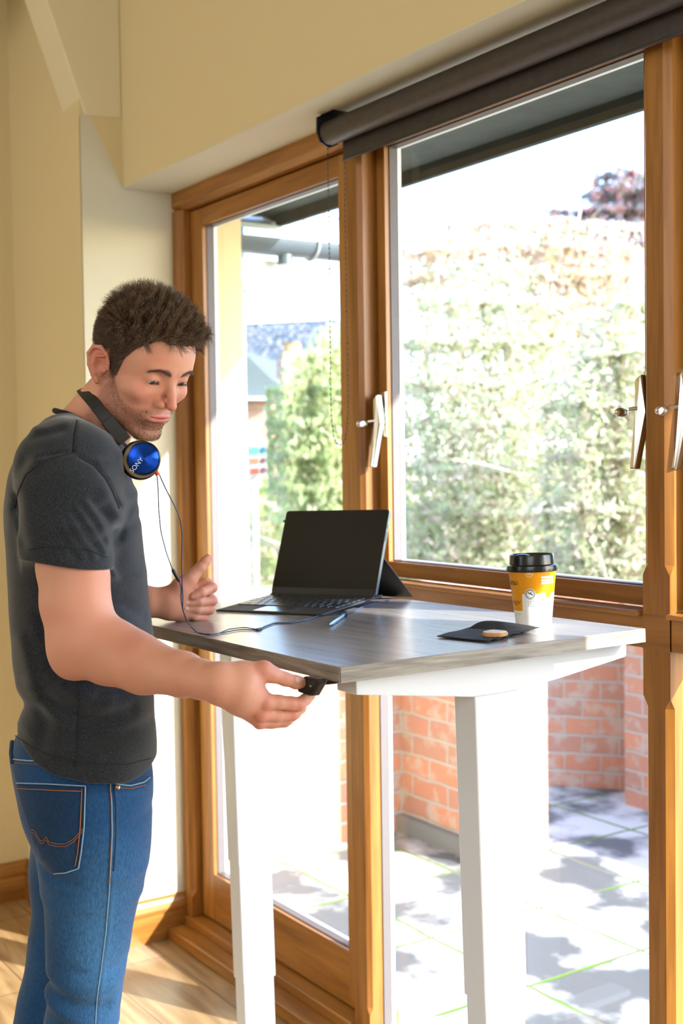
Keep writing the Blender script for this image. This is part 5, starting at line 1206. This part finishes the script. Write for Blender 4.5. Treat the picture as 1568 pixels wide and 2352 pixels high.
MB().lathe([(.0005, -.001), (.0042, -.001), (.0042, .0008), (.0030, .0016), (.0016, .0012), (.0013, .0024), (.0003, .0027)], rv, nv_, 18).build('rivet', plain('brass_rivet', srgb(196, 160, 110), .3, 1), JN, smooth=.8)
# shirt seams
so_ = lambda p: shirt_outer(p)
M_tseam = plain('charcoal_seam', srgb(30, 31, 33), .9)
seam('sleeve_seam', [(182, 1050), (215, 1068), (240, 1096), (258, 1130), (273, 1168)], so_, M_tseam, TEE, r=.0012)
seam('shoulder_seam', [(176, 966), (174, 990), (172, 1020), (168, 1042), (130, 1050), (96, 1060), (60, 1090), (42, 1130), (34, 1165)], so_, M_tseam, TEE, r=.0011)
seam('sleeve_hem_stitching', [(66, 1262), (100, 1256), (150, 1256), (200, 1262), (246, 1280)], so_, M_tseam, TEE, r=.0008)
seam('hem_stitching', [(36, 1690), (70, 1714), (120, 1738), (200, 1754), (290, 1757), (346, 1742)], so_, M_tseam, TEE, r=.0008)
seam('side_seam', [(182, 1556), (183, 1600), (180, 1660), (178, 1720), (172, 1760)], so_, M_tseam, TEE, r=.0009)
for pl_n in ([(677, 1556), (684, 1555), (688, 1560), (687, 1567), (681, 1569), (677, 1563)],):
    poly_panel('thumbnail', pl_n, lambda p: rhand_d(p), plain('nail', srgb(226, 176, 158), .3), MAN, .0005, 14)
for pl_n in ([(436, 1368), (442, 1366), (446, 1371), (444, 1377), (438, 1378), (435, 1373)], [(427, 1381), (433, 1380), (436, 1384), (434, 1388), (428, 1388)], [(424, 1394), (430, 1393), (434, 1396), (432, 1401), (425, 1400)]):
    poly_panel('fingernail', pl_n, lambda p: larm_d(p), plain('nail', srgb(230, 186, 172), .3), MAN, .0005, 14)
def collar_ring():
    A_ = NK0+np.array([-.006, 0, -.004]); B_ = NK1+np.array([0, 0, .06]); n_ = np.array(NPL); q0 = LP_(160, 950, 0); dd = B_-A_; t = ((q0-A_)@n_)/(dd@n_); c = A_+dd*t
    a = np.cross(n_, [0, 1, 0]); a /= np.linalg.norm(a); out = []
    for th in np.linspace(0, 2*PI, 73):
        v = a*math.cos(th)+np.array([0, 1, 0])*math.sin(th); r = np.linspace(.03, .16, 200)
        f_ = cone(c+v*r[:, None], A_, B_, .0675, .085); out.append(c+v*(r[np.argmin(np.abs(f_))]+.0025)-n_*.003)
    P = np.array(out)
    for _ in range(14):
        f_ = shirt_outer(P)-.0015; e = 1e-3; g = np.stack([shirt_outer(P+np.eye(3)[k]*e)-shirt_outer(P-np.eye(3)[k]*e) for k in range(3)], 1)/(2*e); g /= np.linalg.norm(g, axis=1)[:, None]+1e-9
        P = P-g*np.maximum(f_, 0)[:, None]*.8
        P[1:-1] = P[1:-1]*.6+(P[:-2]+P[2:])*.2; P[0] = P[-1] = (P[1]+P[-2])/2
    return P
m = MB(); m.tube(list(L2W(collar_ring())), .0042, 10); m.build('neckband', plain('ribbed_neckband', srgb(24, 26, 29), .9, bump=.4, bscale=500), TEE, smooth='all')
# ------------------------------------------------------------------ eyes, brows, hair and stubble
def hp(x, y, z): return H2W(np.array([x, y, z], float))
for s in (1, -1):
    c = np.array([31.5*s, 73.5, 25.0]); g = np.array([.10, .88, -.46]); g /= np.linalg.norm(g)
    m = MB(); m.sphere((0, 0, 0), 1, 48, 36); V = np.vstack(m.v); R_ = 12.9
    ang = np.degrees(np.arccos(np.clip(V@g, -1, 1))); col = np.tile(np.array(srgb(226, 220, 214)[:3]), (len(V), 1))
    col[ang < 27] = srgb(78, 88, 94)[:3]; col[ang < 11] = srgb(12, 12, 14)[:3]
    m.v = [H2W(c+V*R_)]
    m.build('eye', vcol('eyeball', .08, spec=.6), MAN, smooth='all', col=col)
rs = np.random.default_rng(7)
def strands(name, roots, dirs, lens, rad, mat, parent, curl=0., seed=1, down=None, seg=5, col=None, wav=0.0, sides=3):
    """hair as fine tapering tubes, roots and directions in head millimetres"""
    n = len(roots); rg_ = np.random.default_rng(seed); P = roots.copy(); d = dirs/np.linalg.norm(dirs, axis=1)[:, None]
    pts = [P.copy()]; ph = rg_.random((n, 1))*6.28
    for i in range(seg):
        P = P+d*(lens/seg)[:, None]; pts.append(P.copy())
        if down is not None: d = d+down*(1.0/seg)
        if wav: 
            w = np.stack([np.sin(P[:, 1]*.30+P[:, 2]*.17+i*.9), np.cos(P[:, 0]*.33+P[:, 2]*.2+i*.7), np.sin(P[:, 0]*.25-P[:, 1]*.28+i*1.1)], 1); d = d+w*wav
        if curl: d = d+rg_.normal(size=(n, 3))*curl
        d /= np.linalg.norm(d, axis=1)[:, None]
    pts = np.stack(pts, 1)         # n, seg+1, 3
    t = pts[:, -1]-pts[:, 0]; t /= np.linalg.norm(t, axis=1)[:, None]+1e-9; a = np.cross(t, rg_.normal(size=(n, 3))); a /= np.linalg.norm(a, axis=1)[:, None]+1e-9; b = np.cross(t, a)
    V = []; S_ = seg+1
    rr_ = rad*np.linspace(1, .25, S_)
    ring = np.stack([pts+(math.cos(2*PI*k/sides)*a+math.sin(2*PI*k/sides)*b)[:, None, :]*rr_[None, :, None] for k in range(sides)], 2)  # n,S,sides,3
    V = H2W(ring.reshape(-1, 3)); base = (np.arange(n)*S_*sides)[:, None, None]
    i = np.arange(seg)[None, :, None]; k = np.arange(sides)[None, None, :]; k2 = (k+1) % sides
    q = np.stack([base+i*sides+k, base+i*sides+k2, base+(i+1)*sides+k2, base+(i+1)*sides+k], -1).reshape(-1, 4)
    m = MB(); m.v = [V]; m.f = [tuple(x) for x in q.tolist()]; m.n = len(V)
    c = None
    if col is not None: c = np.repeat(col, S_*sides, 0)
    return m.build(name, mat, parent, smooth='all', col=c, fixn=False)
def hair_mat():
    m, n, p = newmat('brown_hair'); a = n.nodes.new('ShaderNodeAttribute'); a.attribute_name = 'Col'; n.links.new(a.outputs['Color'], p.inputs['Base Color'])
    p.inputs['Roughness'].default_value = .38; p.inputs['Specular IOR Level'].default_value = .45; return m
M_hair = hair_mat()
def scalp_roots(n, seed, cond):
    rg_ = np.random.default_rng(seed); out = []
    tot = 0
    while tot < n:
        d = rg_.normal(size=(n*3, 3)); d /= np.linalg.norm(d, axis=1)[:, None]; P = np.array([0, -2, 40])+d*100
        for _ in range(12): P = P-d*np.clip(cran(P), -20, 20)[:, None]*.9
        k = (hairline(P) > 0) & (P[:, 2] > -42) & cond(P, rg_); P = P[k]; out.append(P); tot += len(P)
    P = np.vstack(out)[:n]; e = .5; N_ = np.stack([cran(P+np.eye(3)[k]*e)-cran(P-np.eye(3)[k]*e) for k in range(3)], 1); N_ /= np.linalg.norm(N_, axis=1)[:, None]
    return P, N_
def hcol(n, rg_, a=(66, 50, 39), b=(168, 138, 110)):
    t = rg_.random(n)**1.6; return lerp(np.tile(np.array(srgb(*a)[:3]), (n, 1)), np.array(srgb(*b)[:3]), t)
topness = lambda P: np.clip((P[:, 2]-62-.0*P[:, 1])/30, 0, 1)*np.clip((P[:, 1]+75)/35, 0, 1)
P, N_ = scalp_roots(15000, 1, lambda P, r: r.random(len(P)) < topness(P)+.03)
cl = P[rs.integers(0, len(P), 520)]; 
ci = np.array([np.argmin(((cl-p_)**2).sum(1)) for p_ in P]); off = (cl[ci]-P)
cd_ = rs.normal(size=(520, 3))*.42
fl = np.stack([-.25+0*P[:, 0], .80+0*P[:, 0], .55+0*P[:, 0]], 1); fl[P[:, 1] < -20] = (.15, -.2, .5)
D = N_*.95+fl*.75+cd_[ci]+off*.035
tp = topness(P); fr_ = np.clip((P[:, 1]+20)/90, 0, 1)
L = 14+21*tp+5*fr_*tp+rs.random(len(P))*5
HAIR = strands('hair', P, D, L, .40, M_hair, MAN, curl=.12, wav=.42, down=(off*.05-N_*.42+fl*.15), seg=6, col=hcol(len(P), rs))
P, N_ = scalp_roots(17000, 2, lambda P, r: (r.random(len(P)) < 1.15-topness(P)))
fl = np.tile(np.array([0, -.55, -.75]), (len(P), 1)); L = np.clip(4.5+(P[:, 2]+10)*.085, 3.5, 13)
D = N_*.75+fl*.7+rs.normal(size=P.shape)*.18
cc_ = hcol(len(P), rs, (66, 50, 39), (132, 104, 82)); lo_ = np.clip((20-P[:, 2])/40, 0, 1)*.5; cc_ = lerp(cc_, np.array(srgb(150, 112, 90)[:3]), lo_)
strands('side_hair', P, D, L, .30, M_hair, HAIR, curl=.06, seed=3, seg=3, col=cc_)
def face_roots(n, seed, box, cond, f=head_d):
    rg_ = np.random.default_rng(seed); lo, hi = np.array(box[0], float), np.array(box[1], float); P = lo+(hi-lo)*rg_.random((n*6, 3)); P = P[cond(P)]
    for _ in range(10):
        e = .6; d = f(P); g = np.stack([f(P+np.eye(3)[k]*e)-f(P-np.eye(3)[k]*e) for k in range(3)], 1)/(2*e); g /= np.linalg.norm(g, axis=1)[:, None]+1e-9; P = P-g*np.clip(d, -6, 6)[:, None]*.9
    k = np.abs(f(P)) < .6; return P[k][:n], g[k][:n]
P, N_ = face_roots(9000, 5, ((-62, -5, -108), (66, 110, 12)), lambda P: (P[:, 1] > 30) | (np.abs(P[:, 0]) > 35))
k = (rs.random(len(P)) < beardmask(P)*.95) & (((P[:, 0]/34)**2+((P[:, 2]+40)/9)**2 > 1) | (P[:, 1] < 60)); P, N_ = P[k], N_[k]
strands('beard', P, N_*.5+np.array([0, .1, -.75])+rs.normal(size=P.shape)*.25, 2.0+1.8*rs.random(len(P)), .15, M_hair, MAN, seg=2, col=hcol(len(P), rs, (60, 40, 28), (140, 98, 66)), seed=6)
for s in (1, -1):
    n = 420; t = rs.random(n); x = s*(9+36*t); z = 41+6.5*np.sin(np.clip(t*1.25, 0, 1.4)*1.9)-5*t**3+rs.normal(size=n)*(2.3-1.2*t); y = 96-16*t**2; P = np.stack([x, y, z], 1)
    for _ in range(10):
        e = .6; d = head_d(P); g = np.stack([head_d(P+np.eye(3)[k]*e)-head_d(P-np.eye(3)[k]*e) for k in range(3)], 1)/(2*e); g /= np.linalg.norm(g, axis=1)[:, None]+1e-9; P = P-g*np.clip(d, -6, 6)[:, None]*.9
    strands('eyebrow', P, np.stack([s*np.ones(n), -.25*np.ones(n), .35-.75*t], 1)+g*.28+rs.normal(size=(n, 3))*.15, 5.5+2.5*rs.random(n), .15, M_hair, MAN, seg=3, col=hcol(n, rs, (84, 62, 48), (122, 94, 74)), seed=9)
    n = 70; t = np.linspace(-1, 1, n); P = np.stack([s*31.5+t*10.5, 73.5+np.sqrt(np.maximum(14.0**2-(t*10.5)**2-5**2, 1)), 20.6-1.2*t*t], 1)
    strands('eyelashes', P, np.stack([t*.5, .9*np.ones(n), -.55*np.ones(n)], 1), np.full(n, 5.0), .09, M_hair, MAN, seg=3, down=np.array([0, .2, .5]), col=hcol(n, rs, (30, 22, 18), (50, 38, 30)), seed=10)
# ------------------------------------------------------------------ headphones round the neck
def LW(x, y, w): return L2W(LP_(x, y, w))
HPH = empty('headphones', tuple(LW(320, 1055, .10)), label='black headphones with a metallic blue ear cup hanging round the neck', cat='headphones')
M_hb = plain('black_soft_plastic', srgb(24, 24, 25), .5)
ctr = [(287, 1014, .092), (262, 984, .090), (236, 952, .086), (212, 921, .074), (198, 905, .052), (190, 897, .020), (188, 893, -.01)]
nb_ = [(206, 985, -.095), (250, 1000, -.098)]
cL = [LP_(*q) for q in ctr]; far = [np.array([q[0]+.002, -q[1]-.0, q[2]-.001]) for q in cL[::-1][1:]]
pthr = np.array(cL+far)
s = np.r_[0, np.cumsum(np.linalg.norm(np.diff(pthr, axis=0), axis=1))]; tt = np.linspace(0, s[-1], 60); pth = np.stack([np.interp(tt, s, pthr[:, k]) for k in range(3)], 1)
for _ in range(4): pth[1:-1] = (pth[:-2]+2*pth[1:-1]+pth[2:])/4
cen_ = np.array([LP_(255, 985, 0)[0], 0, LP_(255, 985, 0)[2]])
def band(P, wd, th, name, i0, i1):
    V = []; 
    for i in range(i0, i1):
        t = P[min(i+1, len(P)-1)]-P[max(i-1, 0)]; t /= np.linalg.norm(t); out = P[i]-LP_(235, 985, 0); out = out-t*(out@t); out[1] = P[i][1]*2.2 if abs(P[i][1]) > .03 else out[1]; out /= np.linalg.norm(out); out = out-t*(out@t); out /= np.linalg.norm(out); ac = np.cross(t, out)
        for a_, b_ in ((-1, -1), (1, -1), (1, 1), (-1, 1)): V.append(P[i]+ac*a_*wd/2+out*b_*th/2)
    n = i1-i0; f = [(0, 3, 2, 1), tuple(4*(n-1)+k for k in range(4))]+[(4*i+k, 4*i+(k+1) % 4, 4*(i+1)+(k+1) % 4, 4*(i+1)+k) for i in range(n-1) for k in range(4)]
    m = MB(); m.add(L2W(np.array(V)), f); return m.build(name, M_hb, HPH, bevel=.0012)
band(pth, .0195, .005, 'headband', 5, 55); band(pth, .0225, .0075, 'slider', 0, 9); band(pth, .0225, .0075, 'slider', 51, 60)
dc = LW(330, 1053, .135); dn = (CAM-dc)/np.linalg.norm(CAM-dc); rgt = np.cross([0, 0, 1], dn); rgt /= np.linalg.norm(rgt)
dn = dn+rgt*.10+np.array([0, 0, -.02]); dn /= np.linalg.norm(dn)
cup = empty('ear_cup', (0, 0, 0)); cup.parent = HPH
MB().lathe([(.0005, -.006), (.0262, -.006), (.0272, -.002), (.0268, .001), (.0250, .0016), (.0247, -.001), (.0005, -.001)], dc, dn, 48).build('housing_ring', plain('navy_gloss_plastic', srgb(16, 20, 34), .25), cup, smooth=.7)
MB().lathe([(.0005, -.024), (.0270, -.024), (.0315, -.019), (.0318, -.013), (.0285, -.008), (.0005, -.0062)], dc-rgt*.004-np.array([0, 0, .003]), dn, 48).build('cushion', plain('black_leatherette', srgb(18, 18, 20), .35), cup, smooth=.9)
MB().lathe([(.0285, -.0085), (.0292, -.0085), (.0292, -.0065), (.0285, -.0065)], dc-rgt*.002-np.array([0, 0, .002]), dn, 48).build('trim_ring', plain('champagne_trim', srgb(150, 140, 120), .3, .8), cup, smooth=.7)
def blue_mat():
    m, n, p = newmat('spun_blue_metal'); p.inputs['Base Color'].default_value = srgb(24, 78, 200); p.inputs['Metallic'].default_value = .85; p.inputs['Roughness'].default_value = .30; p.inputs['Anisotropic'].default_value = 1.0; p.inputs['Anisotropic Rotation'].default_value = .25
    tg = n.nodes.new('ShaderNodeTangent'); tg.direction_type = 'RADIAL'; tg.axis = 'Z'; n.links.new(tg.outputs[0], p.inputs['Tangent']); return m
md_ = MB(); md_.lathe([(.0246, 0), (.0240, .0008), (.012, .0011), (.0003, .0004)], (0, 0, 0), (0, 0, 1), 64)
V = np.vstack(md_.v); me = bpy.data.meshes.new('metal_plate'); me.from_pydata(V.tolist(), [], [f_ for f_ in md_.f if len(f_) < 50]+[tuple(range(3*64, 4*64))]); pl_ = bpy.data.objects.new('metal_plate', me); COL.objects.link(pl_); me.materials.append(blue_mat())
me.polygons.foreach_set('use_smooth', [True]*len(me.polygons))
pl_.parent = cup; pl_.location = Vector(dc-np.array(wloc(cup))); pl_.rotation_euler = Vector(dn).to_track_quat('Z', 'Y').to_euler()
# lettering on the plate
tcu = bpy.data.curves.new('maker_name', 'FONT'); tcu.body = 'SONY'; tcu.size = .0105; tcu.extrude = .0002; tcu.align_x = 'CENTER'; tcu.align_y = 'CENTER'
to = bpy.data.objects.new('tmp', tcu); COL.objects.link(to); dg = bpy.context.evaluated_depsgraph_get(); tm = bpy.data.meshes.new_from_object(to.evaluated_get(dg)); bpy.data.objects.remove(to)
tm.name = 'maker_name'; lt_ = bpy.data.objects.new('maker_name', tm); COL.objects.link(lt_); tm.materials.append(plain('silver_print', srgb(205, 215, 228), .5)); 
upv = np.cross(dn, rgt); upv /= np.linalg.norm(upv); rg2 = np.cross(upv, dn); a_ = math.radians(50); tx = rg2*math.cos(a_)+upv*math.sin(a_); ty = np.cross(dn, tx)
lt_.parent = cup; lt_.matrix_parent_inverse = Matrix()
p0 = dc+dn*.0014-rg2*.0115-upv*.0105-np.array(wloc(cup))
lt_.matrix_basis = Matrix(((tx[0], ty[0], dn[0], p0[0]), (tx[1], ty[1], dn[1], p0[1]), (tx[2], ty[2], dn[2], p0[2]), (0, 0, 0, 1)))
dcf = L2W(np.array([W2L(dc)[0], -.115, W2L(dc)[2]])); dnf = -WV
cup2 = empty('ear_cup', (0, 0, 0)); cup2.parent = HPH
MB().lathe([(.0005, -.024), (.0270, -.024), (.0315, -.019), (.0318, -.013), (.0272, -.006), (.0250, .0016), (.0005, .002)], dcf, dnf, 40).build('housing', M_hb, cup2, smooth=.9)
rj = LW(361, 1087, .120); MB().tube([LW(359, 1082, .120), LW(362, 1092, .120)], .0035, 10).build('red_channel_ring', plain('red_plastic', srgb(232, 70, 40), .4), cup, smooth=True)
# cable
def wire(name, pts, r, mat, par):
    P = np.array(pts); s = np.r_[0, np.cumsum(np.linalg.norm(np.diff(P, axis=0), axis=1))]; n = max(20, int(s[-1]/.004)); t = np.linspace(0, s[-1], n)
    Q = np.stack([np.interp(t, s, P[:, k]) for k in range(3)], 1)
    for _ in range(3): Q[1:-1] = (Q[:-2]+2*Q[1:-1]+Q[2:])/4
    m = MB(); m.tube(list(Q), r, 8); return m.build(name, mat, par, smooth='all')
M_cab = plain('blue_grey_cable', srgb(52, 72, 104), .35)
CB_ = empty('headphone_cable', tuple(DK(atdesk(594, 1446, 0))), label='thin blue grey headphone cable running from the ear cup across the desk to the tablet', cat='cable')
DKP = lambda x, y, h=.0018: DK(atdesk(x, y, h))
edge_d = float(W2L(DKP(470, 1457))[1])
def HW(x, y, k): return LW(x, y, .12+(edge_d-.12)*k)
w1 = [LW(360, 1090, .12), HW(363, 1120, .1), HW(364, 1165, .15), HW(369, 1220, .3), HW(382, 1270, .4), HW(396, 1308, .5)]
wire('cable_strand', w1, .0009, M_cab, CB_)
wire('cable_strand', [HW(412, 1334, .55), HW(417, 1352, .6), HW(415, 1372, .7), HW(418, 1395, .8), HW(427, 1425, .9), DKP(450, 1452, .004), DKP(475, 1457), DKP(497, 1457), DKP(525, 1445), DKP(560, 1441), DKP(594, 1446)], .0010, M_cab, CB_)
MB().tube([HW(396, 1307, .5), HW(398, 1311, .5), HW(409, 1331, .55), HW(412, 1336, .55)], [.0018, .0030, .0030, .0016], 12).build('inline_remote', M_black, CB_, smooth=.7)
wire('cable_strand', [LW(364, 1086, .122), HW(380, 1122, .1), HW(400, 1160, .15), HW(413, 1188, .2), HW(418, 1225, .3), HW(417, 1290, .45), HW(418, 1345, .55), HW(420, 1370, .65), HW(419, 1400, .8), HW(431, 1430, .9), DKP(455, 1455, .003), DKP(480, 1459), DKP(510, 1453), DKP(550, 1446), DKP(594, 1447)], .0010, M_cab, CB_)
wire('cable_joined', [DKP(594, 1446.5), DKP(608, 1439), DKP(630, 1431), DKP(665, 1431), DKP(700, 1425), DKP(730, 1415), DKP(755, 1412, .006), DKP(785, 1410, .006), DKP(812, 1403), DKP(835, 1393), DKP(860, 1387), DKP(893, 1379)], .0015, M_cab, CB_)
MB().tube([DKP(590, 1447), DKP(598, 1445)], .0028, 10).build('splitter', M_black, CB_, smooth=True)
